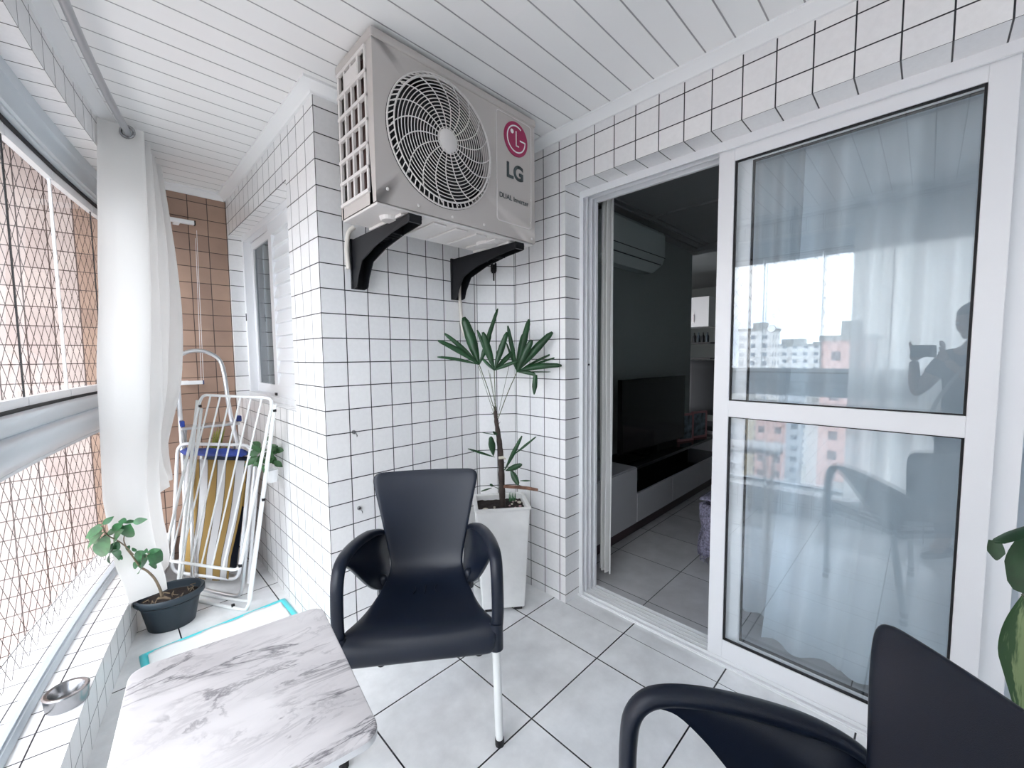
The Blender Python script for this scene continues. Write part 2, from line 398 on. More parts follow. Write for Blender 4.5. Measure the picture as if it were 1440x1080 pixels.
# balcony front: an arc, centre (10.855, 0), radius 11.111
CXC, CR = 10.855, 11.111
def arc(y, off=0, z=0):
    """point on the parapet curve at station y, moved outwards by off"""
    th = math.asin(y/CR); r = CR+off
    return Vector((CXC-r*math.cos(th), r*math.sin(th), z))
def ys(a, b, step=.1):
    n = max(2, int(round((b-a)/step))); return [a+(b-a)*k/n for k in range(n+1)]
Y0, Y1 = -2.0, 3.37

# ================================================================== STRUCTURE
# floor of the balcony: joints on x = 1.0212 + k*.4126, y = 1.3567 + k*.4126
TF = .41258
def fuv(x, y): return ((x-1.02118)/TF, (y-1.35667)/TF)
b = MB(); pts = [arc(y, .02) for y in ys(Y0, Y1)]
poly = [(p.x, p.y) for p in pts] + [(XL, YP), (XL, YA), (1.493, YA), (XD, 1.637), (XD, Y0)]
b.face([(x, y, 0) for x, y in poly], [fuv(x, y) for x, y in poly])
x0, x1 = XD, 1.78
def suv(x, y): return ((x-XD)/TF+50, (y-1.35667)/TF)
b.face([(x0, Y0, 0), (x1, Y0, 0), (x1, YE, 0), (x0, YE, 0)], [suv(x, y) for x, y in ((x0, Y0), (x1, Y0), (x1, YE), (x0, YE))])
struct(b.build('floor', tile_f, fix=False))
b = MB()
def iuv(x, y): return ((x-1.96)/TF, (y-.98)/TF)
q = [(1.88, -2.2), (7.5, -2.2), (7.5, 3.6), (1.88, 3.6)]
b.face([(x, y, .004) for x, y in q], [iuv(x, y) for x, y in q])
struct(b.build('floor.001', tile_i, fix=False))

def V(z): return z/T-.42
def wallquad(b, p, q, z0, z1, u0, u1, du=0):
    b.face([(p[0], p[1], z0), (q[0], q[1], z0), (q[0], q[1], z1), (p[0], p[1], z1)], [(u0, V(z0)), (u1, V(z0)), (u1, V(z1)), (u0, V(z1))])
ZT = 2.42
b = MB(); wallquad(b, (XL, YA), (1.493, YA), 0, ZT, 0, (1.493-XL)/T); struct(b.build('wall_back', tile_w, fix=False))
b = MB(); wallquad(b, (1.493, YA), (XD, 1.637), 0, ZT, 0, 2); struct(b.build('wall_corner', tile_w, fix=False))
# door wall with reveal and lintel
YC = 1.4217
def du(y): return (YC-y)/T+2
b = MB(); wallquad(b, (XD, 1.637), (XD, YE), 0, ZT, du(1.637), du(YE))
wallquad(b, (XD, YE), (XD, Y0), ZO, ZT, du(YE), du(Y0))
wallquad(b, (XD, YE), (1.90, YE), 0, ZO, .02, .02+(1.90-XD)/T*.8)
b.face([(XD, YE, ZO), (XD, Y0, ZO), (1.90, Y0, ZO), (1.90, YE, ZO)], [(du(YE), .0), (du(Y0), .0), (du(Y0), (1.90-XD)/T*.8), (du(YE), (1.90-XD)/T*.8)])
struct(b.build('wall_right', tile_w, fix=False))
# window wall
WY0, WY1, WZ0, WZ1 = 2.13, 3.345, 1.035, 2.118
def lu(y): return (y-YA)/T
b = MB()
for a0, a1, c0, c1 in ((YA, WY0, 0, ZT), (WY1, YP, 0, ZT), (WY0, WY1, 0, WZ0), (WY0, WY1, WZ1, ZT)):
    wallquad(b, (XL, a0), (XL, a1), c0, c1, lu(a0), lu(a1))
RD = XL+.20
wallquad(b, (XL, WY1), (RD, WY1), WZ0, WZ1, .02, .02+.8*(RD-XL)/T); wallquad(b, (XL, WY0), (RD, WY0), WZ0, WZ1, .02, .02+.8*(RD-XL)/T)
for z in (WZ0, WZ1):
    b.face([(XL, WY0, z), (XL, WY1, z), (RD, WY1, z), (RD, WY0, z)], [(lu(WY0), 0), (lu(WY1), 0), (lu(WY1), .9), (lu(WY0), .9)])
struct(b.build('wall_left', tile_w, fix=False))
# peach wall across the end and out past the glazing
b = MB(); b.face([(-.06, YP, -6), (XL, YP, -6), (XL, YP, 5), (-.06, YP, 5)], [((x-.655)/T+.02, V(z)) for x, z in ((-.06, -6), (XL, -6), (XL, 5), (-.06, 5))])
struct(b.build('wall_end', tile_p, fix=False))
b = MB()
b.face([(-6, YP, -40), (-.06, YP, -40), (-.06, YP, 6), (-6, YP, 6)], [((x-.655)/T, V(z)) for x, z in ((-6, -40), (-.06, -40), (-.06, 6), (-6, 6))])
b.face([(-6, YP, -40), (-6, YP+6, -40), (-6, YP+6, 6), (-6, YP, 6)], [(y/T, V(z)) for y, z in ((0, -40), (6, -40), (6, 6), (0, 6))])
struct(b.build('wall_outer', tile_o, fix=False))
# tiled parapet kerb
b = MB(); st = ys(Y0, Y1, .1)
def au(y): return CR*math.asin(y/CR)/T
KZ = .19
rows = [[arc(y, 0, 0) for y in st], [arc(y, 0, KZ) for y in st]]
b.grid(rows, uvs=[[(au(y)+.3, (0-KZ)/T) for y in st], [(au(y)+.3, 0) for y in st]])
rows = [[arc(y, 0, KZ) for y in st], [arc(y, .30, KZ) for y in st]]
b.grid(rows, uvs=[[(au(y)+.3, .88) for y in st], [(au(y)+.3, .88-.30/T) for y in st]])
b.grid([[arc(y, .30, KZ) for y in st], [arc(y, .30, -.4) for y in st]], uvs=[[(au(y), 0) for y in st], [(au(y), 5.8) for y in st]])
struct(b.build('wall_parapet', tile_w, fix=False))
# tiled beam above the glazing
b = MB()
b.grid([[arc(y, 0, ZT) for y in st], [arc(y, 0, ZB) for y in st]], uvs=[[(au(y)+.3, (ZT-ZB)/T) for y in st], [(au(y)+.3, 0) for y in st]])
b.grid([[arc(y, 0, ZB) for y in st], [arc(y, .32, ZB) for y in st]], uvs=[[(au(y)+.3, .02) for y in st], [(au(y)+.3, .92) for y in st]])
b.grid([[arc(y, .32, ZB) for y in st], [arc(y, .32, 2.9) for y in st]], uvs=[[(au(y)+.3, 0) for y in st], [(au(y)+.3, 6) for y in st]])
struct(b.build('wall_beam', tile_w, fix=False))
# ceiling: boards run across, joints on y = .412 + k*.0986
b = MB(); poly2 = [(arc(y, .02).x, arc(y, .02).y) for y in ys(Y0, Y1)] + [(XL+.01, YP), (XL+.01, YA+.01), (1.50, YA+.01), (XD+.01, 1.64), (XD+.01, Y0)]
b.face([(x, y, ZC) for x, y in poly2], [((y-.412)/.0986, x) for x, y in poly2])
struct(b.build('ceiling', plank, fix=False))
# crown mouldings (mitred sweep)
def sweep(path, prof, side=1):
    rings = []
    for k, p in enumerate(path):
        p = Vector(p); a = (Vector(path[k])-Vector(path[k-1])).normalized() if k else None
        c = (Vector(path[k+1])-p).normalized() if k < len(path)-1 else None
        a = a or c; c = c or a
        n1 = Vector((-a.y, a.x))*side; n2 = Vector((-c.y, c.x))*side; n = (n1+n2); n /= n.dot(n1)
        rings.append([(p.x+n.x*o, p.y+n.y*o, z) for o, z in prof])
    return rings
cprof = [(0, 2.338), (.010, 2.338), (.016, 2.346), (.040, 2.362), (.048, 2.366), (.048, ZC), (0, ZC)]
b = MB(); b.grid(sweep([(XL, YP), (XL, YA), (1.493, YA), (XD, 1.637), (XD, Y0)], cprof, -1), True)
struct(b.build('trim_1', white_pvc, smooth=50))
b = MB(); b.grid(sweep([(arc(Y1).x, YP), (XL, YP)], cprof, -1), True)
struct(b.build('trim_2', white_pvc, smooth=50))
b = MB(); b.grid(sweep([(arc(y).x, arc(y).y) for y in ys(Y0, Y1)], cprof, -1), True)
struct(b.build('trim_3', white_pvc, smooth=50))
# end wall of the balcony behind the photographer, roof slab over
b = MB(); wallquad(b, (-.6, Y0), (1.9, Y0), 0, ZT, 0, 24); struct(b.build('wall_near', tile_w, fix=False))
b = MB(); b.box((-.75, Y0-.3, 2.43), (7.6, 3.7, 2.75)); struct(b.build('ceiling.001', ceil_in))
b = MB(); b.prism([(arc(y, .28).x, arc(y, .28).y) for y in ys(Y0, 3.30)]+[(XL, 3.36), (1.9, 3.6), (7.6, 3.7), (7.6, Y0-.3)], -.35, -.004, lambda u, v, h: (u, v, h)); struct(b.build('floor.002', ceil_in))

# ------------------------------------------------------------------ window in the left wall
wx = XL+.075
win = bpy.data.objects.new('window_1', None); COL.objects.link(win); struct(win); win.location = (wx, (WY0+WY1)/2, WZ0)
def wpart(b, name, m, **k):
    o = b.build(name, m, **k); o.parent = win; o.matrix_parent_inverse = Matrix.Translation(win.location).inverted(); return o
b = MB(); fw = .04
b.box((wx, WY0, WZ0), (wx+.08, WY0+fw, WZ1)).box((wx, WY1-fw, WZ0), (wx+.08, WY1, WZ1)).box((wx, WY0+fw, WZ1-fw), (wx+.08, WY1-fw, WZ1)).box((wx-.01, WY0+fw, WZ0), (wx+.08, WY1-fw, WZ0+.03))
wpart(b, 'window_frame', alu_w, bevel=.003)
# plain sash (far) and louvred sash (near)
b = MB(); sy0, sy1 = 2.70, WY1-fw
for q in ((sy0, sy0+.05), (sy1-.05, sy1)): b.box((wx+.045, q[0], WZ0+.031), (wx+.07, q[1], WZ1-fw))
for q in ((WZ0+.03, WZ0+.09), (WZ1-fw-.05, WZ1-fw)): b.box((wx+.045, sy0+.05, q[0]), (wx+.07, sy1-.05, q[1]))
wpart(b, 'sash', alu_w, bevel=.003)
b = MB(); b.box((wx+.055, sy0+.05, WZ0+.09), (wx+.06, sy1-.05, WZ1-fw-.05)); wpart(b, 'pane', glass_k)
b = MB(); b.box((wx+.012, WY0+fw+.05, WZ0+.03), (wx+.035, 2.72, WZ0+.10)).box((wx+.012, WY0+fw+.05, WZ1-fw-.07), (wx+.035, 2.72, WZ1-fw)).box((wx+.012, 2.72, WZ0+.03), (wx+.035, 2.78, WZ1-fw)).box((wx+.012, WY0+fw, WZ0+.03), (wx+.035, WY0+fw+.05, WZ1-fw))
z = WZ0+.10
while z < WZ1-fw-.08:
    b.face([(wx+.014, WY0+fw+.05, z), (wx+.014, 2.72, z), (wx+.033, 2.72, z+.075), (wx+.033, WY0+fw+.05, z+.075)])
    b.face([(wx+.014, WY0+fw+.05, z), (wx+.014, 2.72, z), (wx+.033, 2.72, z-.004), (wx+.033, WY0+fw+.05, z-.004)]); z += .0725
wpart(b, 'louvre_shutter', alu_w)
b = MB(); b.box((wx+.004, 2.735, WZ0+.035), (wx+.012, 2.765, WZ0+.05)).box((wx-.004, WY1-.035, 1.55), (wx, WY1-.025, 1.60)); wpart(b, 'latch', black)
b = MB(); b.box((RD+.005, WY0-.1, WZ0-.1), (RD+.02, WY1+.02, WZ1+.1)); struct(b.build('dark_window_backing', dark))  # near-black sheet added to stand for the unlit room behind the glass

# ------------------------------------------------------------------ sliding door
DX = 1.77
door = bpy.data.objects.new('door_1', None); COL.objects.link(door); struct(door); door.location = (DX, .3, 0)
def dpart(b, name, m, parent=None, **k):
    o = b.build(name, m, **k); o.parent = parent or door
    if not parent: o.matrix_parent_inverse = Matrix.Translation(door.location).inverted()
    else: o.matrix_parent_inverse = Matrix.Translation(door.location).inverted()
    return o
YR = -1.9
b = MB()
b.box((DX, YE-.022, 0), (DX+.012, YE, ZO)).box((DX+.012, YE-.006, 0), (DX+.12, YE, ZO))                      # jamb: stepped channels
b.box((DX+.03, YE-.026, 0), (DX+.042, YE, ZO)).box((DX+.065, YE-.030, 0), (DX+.078, YE, ZO)).box((DX+.10, YE-.034, 0), (DX+.12, YE, ZO))
b.box((DX, YR, ZO-.034), (DX+.012, YE-.022, ZO)).box((DX+.012, YR, ZO-.008), (DX+.12, YE-.036, ZO))
b.box((DX+.045, YR, ZO-.034), (DX+.052, YE-.036, ZO-.0081)).box((DX+.10, YR, ZO-.034), (DX+.119, YE-.036, ZO-.0081))
dpart(b, 'door_frame', alu_w, bevel=.0015)
b = MB(); b.box((DX-.015, YR, .0), (DX+.12, YE, .006))
for x in (DX-.012, DX+.010, DX+.035, DX+.060, DX+.085, DX+.112): b.box((x, YR, .006), (x+.005, YE, .020 if x > DX else .012))
dpart(b, 'sill_track', alu_w, bevel=.001)
def leaf(x, ya, yb, name, st_=.058, glassm=glass_d, mid=True):
    lf = MB(); z0, z1 = .016, ZO-.03
    lf.box((x, yb-st_, z0), (x+.026, yb, z1)).box((x, ya, z0), (x+.026, ya+st_, z1))
    lf.box((x, ya+st_, z1-.048), (x+.026, yb-st_, z1)).box((x, ya+st_, z0), (x+.026, yb-st_, z0+.078))
    if mid: lf.box((x, ya+st_, 1.040), (x+.026, yb-st_, 1.105))
    o = dpart(lf, name, alu_w, bevel=.0018)
    g = MB()
    for a_, c_ in (((z0+.078, 1.040), (1.105, z1-.048)) if mid else ((z0+.078, z1-.048),)):
        g.box((x+.011, ya+st_, a_), (x+.015, yb-st_, c_))
    gp = g.build('pane', glassm, parent=o)
    s_ = MB()                                              # black seals
    for a_, c_ in (((z0+.078, 1.040), (1.105, z1-.048)) if mid else ((z0+.078, z1-.048),)):
        for q in ((ya+st_, ya+st_+.006), (yb-st_-.006, yb-st_)): s_.box((x+.006, q[0], a_), (x+.020, q[1], c_))
        for q in ((a_, a_+.004), (c_-.004, c_)): s_.box((x+.006, ya+st_, q[0]), (x+.020, yb-st_, q[1]))
    s_.build('seal', rubber, parent=o)
    return o
front = leaf(DX+.016, -.145, .617, 'sliding_leaf')
rear = leaf(DX+.056, -.20, .566, 'sliding_leaf', mid=False)
fixed = leaf(DX+.056, -1.6, -.215, 'sliding_leaf', st_=.03, mid=False)
b = MB(); b.lathe([(0, -.003), (.013, -.003), (.014, 0)], (0, 0, 0), 20)
sk = b.build('pane_marker', alu_g, parent=front); mq = P('x', DX+.026, 1085, 462)
sk.data.transform(Matrix.Translation((DX+.026, mq.y, mq.z)) @ Matrix.Rotation(R(90), 4, 'Y'))
b = MB(); b.lathe([(0, 0), (.005, 0), (.005, .004), (0, .004)], (0, 0, 0), 12)
mq = P('x', DX+.012, 826, 513); dk = b.build('strike_plate', black); dk.data.transform(Matrix.Translation((DX+.045, YE-.028, mq.z)) @ Matrix.Rotation(R(90), 4, 'X'))
dk.parent = door; dk.matrix_parent_inverse = Matrix.Translation(door.location).inverted()

# ------------------------------------------------------------------ balcony glazing
gz = bpy.data.objects.new('window_2', None); COL.objects.link(gz); struct(gz); gz.location = (0, 0, 0)
def strip(name, prof, m, y0=Y0, y1=Y1, step=.1, smooth=40, parent=gz):
    """a profile of (offset, z) swept along the curve"""
    b = MB(); st_ = ys(y0, y1, step); b.grid([[arc(y, o, z) for o, z in prof] for y in st_], True)
    return b.build(name, m, parent=parent, smooth=smooth)
strip('header_track', [(.085, ZB), (.085, 2.165), (.095, 2.155), (.100, 2.10), (.108, 2.095), (.108, 2.085), (.165, 2.085), (.17, ZB)], alu_g)
strip('header_gap_shade', [(.128, 2.086), (.128, 2.072), (.16, 2.072), (.16, 2.086)], rubber)  # black strip set in the recess as its shade
strip('sill_channel', [(.125, KZ), (.125, KZ+.012), (.133, KZ+.022), (.140, KZ+.022), (.140, KZ+.03), (.165, KZ+.03), (.17, KZ)], alu_g)
# guard rail with its bulging inner face
ra = [(.118, 1.128), (.112, 1.120), (.112, 1.076), (.118, 1.068)]
for k in range(9):
    a = R(90-180*k/8); ra.append((.122-.030*math.cos(a), 1.012+.052*math.sin(a)))
ra += [(.118, .958), (.122, .945), (.19, .945), (.19, 1.128)]
strip('guard_rail', ra, alu_g, smooth=60)
strip('guard_gap_shade', [(.132, 1.140), (.132, 1.1275), (.18, 1.1275), (.18, 1.139)], rubber)  # black strip painting the shade of the open gap above the rail
ed = [3.37, 2.97, 2.545, 2.15, 1.76, 1.37, .98, .59, .20, -.19, -.58, -.97, -1.36, -1.75]
for k in range(len(ed)-1):
    ya, yb = ed[k+1]+.003, ed[k]-.003
    b = MB(); a0, a1 = arc(ya, .145), arc(yb, .145); n = Vector((-(a1-a0).y, (a1-a0).x, 0)).normalized()*.008
    poly = [(a0.x, a0.y), (a1.x, a1.y), (a1.x+n.x, a1.y+n.y), (a0.x+n.x, a0.y+n.y)]
    b.prism(poly, 1.165, 2.045, lambda u, v, h: (u, v, h)); g = b.build('glass_panel', glass_c, parent=gz)
    b = MB(); m_ = .014
    p2 = [(a0.x-n.x*.9, a0.y-n.y*.8), (a1.x-n.x*.9, a1.y-n.y*.8), (a1.x+n.x*2, a1.y+n.y*2), (a0.x+n.x*2, a0.y+n.y*2)]
    b.prism(p2, 1.140, 1.170, lambda u, v, h: (u, v, h)); b.prism(p2, 2.036, 2.072, lambda u, v, h: (u, v, h)); b.build('panel_shoe', alu_w, parent=gz)
    w_ = 1.0 if k % 2 == 0 else .25
    b = MB(); b.prism([(a1.x-.001, a1.y-.010), (a1.x+.001, a1.y), (a1.x+n.x*w_, a1.y+n.y*w_), (a1.x+n.x*w_-.002, a1.y+n.y*w_-.010)], 1.17, 2.036, lambda u, v, h: (u, v, h))
    b.build('panel_edge', alu_w if k % 2 == 0 else black, parent=gz)
    b = MB(); b.prism(poly, KZ+.028, .948, lambda u, v, h: (u, v, h)); b.build('lower_pane', glass_c, parent=gz)

# safety net outside: cords in a diamond mesh
NO = .235
b = MB(); zl, zh = .02, 2.25; stp = .068
def netstrand(y0, sgn, r=.0010):
    pts = []; z = zl; y = y0
    n = int((zh-zl)/.1); 
    for k in range(n+1):
        zz = zl+(zh-zl)*k/n; yy = y0+sgn*(zz-zl)*.62
        pts.append((yy, zz))
    pts = [(yy, zz) for yy, zz in pts if -1.9 < yy < 3.35]
    if len(pts) > 1: b.tube([arc(yy, NO, zz) for yy, zz in pts], r, 4, cap=False)
y = -3.4
while y < 4.8:
    netstrand(y, 1); netstrand(y, -1); y += stp
net = b.build('safety_net', net_m, fix=False); tag(net, 'dark diamond-mesh safety net strung outside the curved balcony glazing', 'safety net')

# ================================================================== THINGS
# ------------------------------------------------------------------ outdoor air-conditioner unit
AX0, AX1, AY0, AY1, AZ0, AZ1 = .678, 1.462, 1.31, 1.585, 1.811, 2.352
acu = thing('outdoor_air_conditioner', 'warm grey outdoor air conditioner unit with round fan grille mounted high on the tiled wall', 'air conditioner', ((AX0+AX1)/2, AY1, AZ0))
def ap(b, name, m, parent=None, **k):
    o = b.build(name, m, **k); o.parent = parent or acu; o.matrix_parent_inverse = Matrix.Translation(acu.location).inverted(); return o
FC = Vector((.955, AY0, 2.087)); FR_ = .236
# casing: front panel with round hole, shell
b = MB(); N = 64
circ = [(FC.x+FR_*math.cos(2*math.pi*k/N), FC.z+FR_*math.sin(2*math.pi*k/N)) for k in range(N)]
def sq(a):
    c, s_ = math.cos(a), math.sin(a); hx = AX1-FC.x if c > 0 else FC.x-AX0; hz = AZ1-FC.z if s_ > 0 else FC.z-AZ0
    t = min(hx/abs(c) if abs(c) > 1e-6 else 9, hz/abs(s_) if abs(s_) > 1e-6 else 9); return (FC.x+c*t, FC.z+s_*t)
angs = [2*math.pi*k/N for k in range(N)]
cor = [math.atan2(z-FC.z, x-FC.x) % (2*math.pi) for x, z in ((AX0, AZ0), (AX1, AZ0), (AX1, AZ1), (AX0, AZ1))]
for c in cor:
    k = min(range(N), key=lambda q: abs(angs[q]-c)); angs[k] = c
circ = [(FC.x+FR_*math.cos(a), FC.z+FR_*math.sin(a)) for a in angs]; out = [sq(a) for a in angs]
for k in range(N):
    k2 = (k+1) % N
    b.face([(circ[k][0], AY0, circ[k][1]), (circ[k2][0], AY0, circ[k2][1]), (out[k2][0], AY0, out[k2][1]), (out[k][0], AY0, out[k][1])])
    b.face([(circ[k][0], AY0, circ[k][1]), (circ[k2][0], AY0, circ[k2][1]), (circ[k2][0], AY0+.05, circ[k2][1]), (circ[k][0], AY0+.05, circ[k][1])])
b.face([(AX1, AY0, AZ0), (AX1, AY1, AZ0), (AX1, AY1, AZ1), (AX1, AY0, AZ1)])
b.face([(AX0, AY0, AZ1), (AX1, AY0, AZ1), (AX1, AY1, AZ1), (AX0, AY1, AZ1)])
b.face([(AX0, AY1, AZ0), (AX1, AY1, AZ0), (AX1, AY1, AZ1), (AX0, AY1, AZ1)])
for y0_, y1_, z0_, z1_ in ((AY0, AY0+.045, AZ0, AZ1), (AY1-.02, AY1, AZ0, AZ1), (AY0+.045, AY1-.02, AZ0, AZ0+.045), (AY0+.045, AY1-.02, AZ1-.035, AZ1)):
    b.face([(AX0, y0_, z0_), (AX0, y1_, z0_), (AX0, y1_, z1_), (AX0, y0_, z1_)])
body = ap(b, 'casing', ac_m, smooth=30)
b = MB(); b.box((AX0-.005, AY0-.006, AZ1-.022), (AX1+.005, AY1+.004, AZ1+.008)); ap(b, 'top_cover', ac_m, bevel=.006)
b = MB(); b.box((AX0+.004, AY0+.006, AZ0-.008), (AX1-.004, AY1-.004, AZ0+.002))
for k in range(5): b.box((AX0+.14+k*.105, AY0+.03, AZ0-.016), (AX0+.20+k*.105, AY1-.04, AZ0-.008))
b.lathe([(0, -.02), (.045, -.02), (.05, -.008)], (AX1-.19, AY0+.12, AZ0), 24); b.lathe([(0, -.022), (.03, -.022), (.035, -.008)], (AX0+.10, AY0+.10, AZ0), 20)
ap(b, 'base_pan', ac_w, bevel=.003)
# side louvre grid and fins behind
b = MB(); gy0, gy1, gz0, gz1 = AY0+.045, AY1-.02, AZ0+.045, AZ1-.035
for k in range(5): yy = gy0+(gy1-gy0)*k/4; b.box((AX0-.006, yy-.006, gz0), (AX0+.006, yy+.006, gz1))
for k in range(7): zz = gz0+(gz1-gz0)*k/6; b.box((AX0-.009, gy0-.006, zz-.006), (AX0+.004, gy1+.006, zz+.006))
b.box((AX0-.008, gy0+.05, gz1-.07), (AX0+.004, gy1-.06, gz1-.02)); ap(b, 'side_grille', ac_w, bevel=.002)
b = MB()
for k in range(22): yy = gy0+(gy1-gy0)*(k+.5)/22; b.box((AX0+.018, yy-.0015, gz0), (AX0+.030, yy+.0015, gz1))
ap(b, 'condenser_coil', fin)
b = MB(); b.box((AX0+.012, gy0, gz0), (AX0+.016, gy0+.01, gz1)); b.lathe([(0, .045), (FR_+.02, .045)], (FC.x, AY0, FC.z), 48, axis='y'); ap(b, 'dark_cavity', dark)
# fan: three swept blades on a hub
b = MB()
for k in range(3):
    a0 = R(120*k+20); rows = []
    for i in range(8):
        r = .045+.175*i/7; sw = a0+.5*i/7; row = []
        for j in range(7):
            a = sw+R(78)*(j/6); row.append((FC.x+r*math.cos(a), AY0+.022+.018*(j/6), FC.z+r*math.sin(a)))
        rows.append(row)
    b.grid(rows)
b.lathe([(0, .012), (.045, .012), (.05, .04)], (FC.x, AY0, FC.z), 24, axis='y'); fan = ap(b, 'fan', black, smooth=50, solid=.002)
# fan guard: rim teeth, rings, swirling spokes, cap
b = MB()
def ring(r, y, tr, n=72, m=5):
    b.grid([[(FC.x+(r+tr*math.cos(q))*math.cos(a), AY0+y+tr*math.sin(q), FC.z+(r+tr*math.cos(q))*math.sin(a)) for q in [2*math.pi*j/m for j in range(m)]] for a in [2*math.pi*k/n for k in range(n+1)]], True)
nr = 15
def dome(r): return -.030+.018*(r/FR_)**3
for k in range(nr):
    r = .046+(.212-.046)*k/(nr-1); ring(r, dome(r), .0017)
ring(FR_-.004, -.004, .0035); ring(.2150, -.019, .0026)
for k in range(66):
    a = 2*math.pi*k/66
    p0, p1 = (FC.x+.214*math.cos(a-.05), AY0-.018, FC.z+.214*math.sin(a-.05)), (FC.x+(FR_-.002)*math.cos(a+.02), AY0-.002, FC.z+(FR_-.002)*math.sin(a+.02))
    b.tube([p0, p1], .0024, 4)
for k in range(18):
    a0 = 2*math.pi*k/18; pth = []
    for i in range(12):
        f = i/11; r = .040+(FR_-.012-.040)*f; a = a0+.42*f**2.2; pth.append((FC.x+r*math.cos(a), AY0+dome(r)-.001, FC.z+r*math.sin(a)))
    b.tube(pth, .0020, 5)
guard = ap(b, 'fan_guard', ac_w, smooth=60, fix=False)
b = MB(); b.lathe([(0, -.036), (.036, -.035), (.042, -.030), (.042, -.022)], (FC.x, AY0, FC.z), 32, axis='y'); ap(b, 'guard_cap', ac_w, smooth=50)
# raised label panel
b = MB(); px0, px1, pz0, pz1 = 1.222, 1.438, 1.868, 2.322
fr_ = rounded(px1-px0, pz1-pz0, .016); pcx, pcz = (px0+px1)/2, (pz0+pz1)/2
inn = rounded(px1-px0-.008, pz1-pz0-.008, .013)
b.grid([[(pcx+u, AY0-.0005, pcz+v) for u, v in fr_], [(pcx+u*.996, AY0-.003, pcz+v*.998) for u, v in fr_], [(pcx+u, AY0-.003, pcz+v) for u, v in inn], [(pcx+u, AY0-.0008, pcz+v) for u, v in inn]], True)
lab = ap(b, 'label_panel', ac_w, smooth=60)
LC = (1.340, 2.235); LR = .072
b = MB(); b.lathe([(0, -.0035), (LR, -.0035), (LR, 0)], (LC[0], AY0, LC[1]), 48, axis='y'); ap(b, 'badge', logo_m)
b = MB(); yb_ = AY0-.0042
def flat(poly_, h=.0008): b.prism(poly_, 0, -h, lambda u, v, h_: (LC[0]+u, yb_+h_, LC[1]+v))
ro, ri = .0575, .0520; n = 40                                  # open ring, gap at upper right
for k in range(n):
    a, c = R(58+302*k/n), R(58+302*(k+1)/n)
    flat([(ri*math.cos(a), ri*math.sin(a)), (ro*math.cos(a), ro*math.sin(a)), (ro*math.cos(c), ro*math.sin(c)), (ri*math.cos(c), ri*math.sin(c))])
flat([(.022, -.0028), (.0575, -.0028), (.0575, .0028), (.022, .0028)])
flat([(-.004, .034), (.0015, .034), (.0015, -.030), (-.004, -.030)]); flat([(-.004, -.030), (.016, -.030), (.016, -.0245), (-.004, -.0245)])
flat([(-.026+.0095*math.cos(2*math.pi*k/16), .026+.0095*math.sin(2*math.pi*k/16)) for k in range(16)])
ap(b, 'badge_mark', logo_w)
def lettering(body_, size, x, z, m, off=0, sx=1.0, y=None, name='lettering', ext=.0006, sp=1):
    cu = bpy.data.curves.new('tmp', 'FONT'); cu.body = body_; cu.size = size; cu.extrude = ext; cu.offset = off; cu.align_x = 'CENTER'; cu.space_character = sp
    o = bpy.data.objects.new('tmp', cu); COL.objects.link(o); dg = bpy.context.evaluated_depsgraph_get()
    me = bpy.data.meshes.new_from_object(o.evaluated_get(dg)); bpy.data.objects.remove(o)
    me.materials.clear(); me.materials.append(m)
    me.transform(Matrix.Translation((x, y, z)) @ Matrix.Rotation(R(90), 4, 'X') @ Matrix.Diagonal((sx, 1, 1, 1)))
    me.name = name; q = bpy.data.objects.new(name, me); COL.objects.link(q); return q
for body_, size, x, z, off, sx in (('LG', .088, 1.333, 2.065, .0026, 1.0), ('DUAL Inverter', .030, 1.327, 1.968, .0, .98)):
    q = lettering(body_, size, x, z, text_m, off, sx, AY0-.002); q.parent = acu; q.matrix_parent_inverse = Matrix.Translation(acu.location).inverted()
for x, z in ((.72, 1.86), (.84, 1.835), (.99, 1.828), (1.15, 1.832), (1.435, 1.90), (1.435, 2.0), (1.44, 1.83)):
    b = MB(); b.lathe([(0, -.004), (.004, -.0035), (.006, 0)], (x, AY0, z), 10, axis='y'); ap(b, 'screw', ac_w)
# wall brackets: each its own thing
def bracket(x, label):
    o = thing('wall_bracket', label, 'bracket', (x, YA, 1.70), 0, None)
    def lp(b, name, m, **k):
        q = b.build(name, m, **k); q.parent = o; q.matrix_parent_inverse = Matrix.Translation(o.location).inverted(); return q
    zt = AZ0-.018
    prof = [(YA-.004, zt), (AY0-.015, zt), (AY0-.02, zt-.012), (AY0-.01, zt-.030), (AY0+.10, zt-.040), (AY0+.24, zt-.065), (YA-.105, zt-.10), (YA-.065, zt-.16), (YA-.05, zt-.20), (YA-.03, zt-.205), (YA-.004, zt-.205)]
    b = MB()
    for xx in (x-.026, x+.022): b.prism(prof, xx, xx+.004, lambda u, v, h: (h, u, v))
    b.box((x-.026, AY0-.015, zt-.004), (x+.026, YA-.004, zt)); b.box((x-.030, YA-.012, zt-.205), (x+.030, YA, zt+.006))
    for k in range(6): b.box((x-.022, AY0+.10+.03*k, zt-.045), (x+.022, AY0+.104+.03*k, zt-.004))
    b.box((x-.026, AY0-.018, zt-.028), (x+.026, AY0-.006, zt)); lp(b, 'arm', black, bevel=.002)
    b = MB(); b.box((x-.033, AY0+.025, zt), (x+.030, AY1-.005, zt+.010)); lp(b, 'spacer', ac_w, bevel=.002)
bracket(.815, 'black cantilever wall bracket under the left end of the air conditioner unit')
bracket(1.345, 'black cantilever wall bracket under the right end of the air conditioner unit')
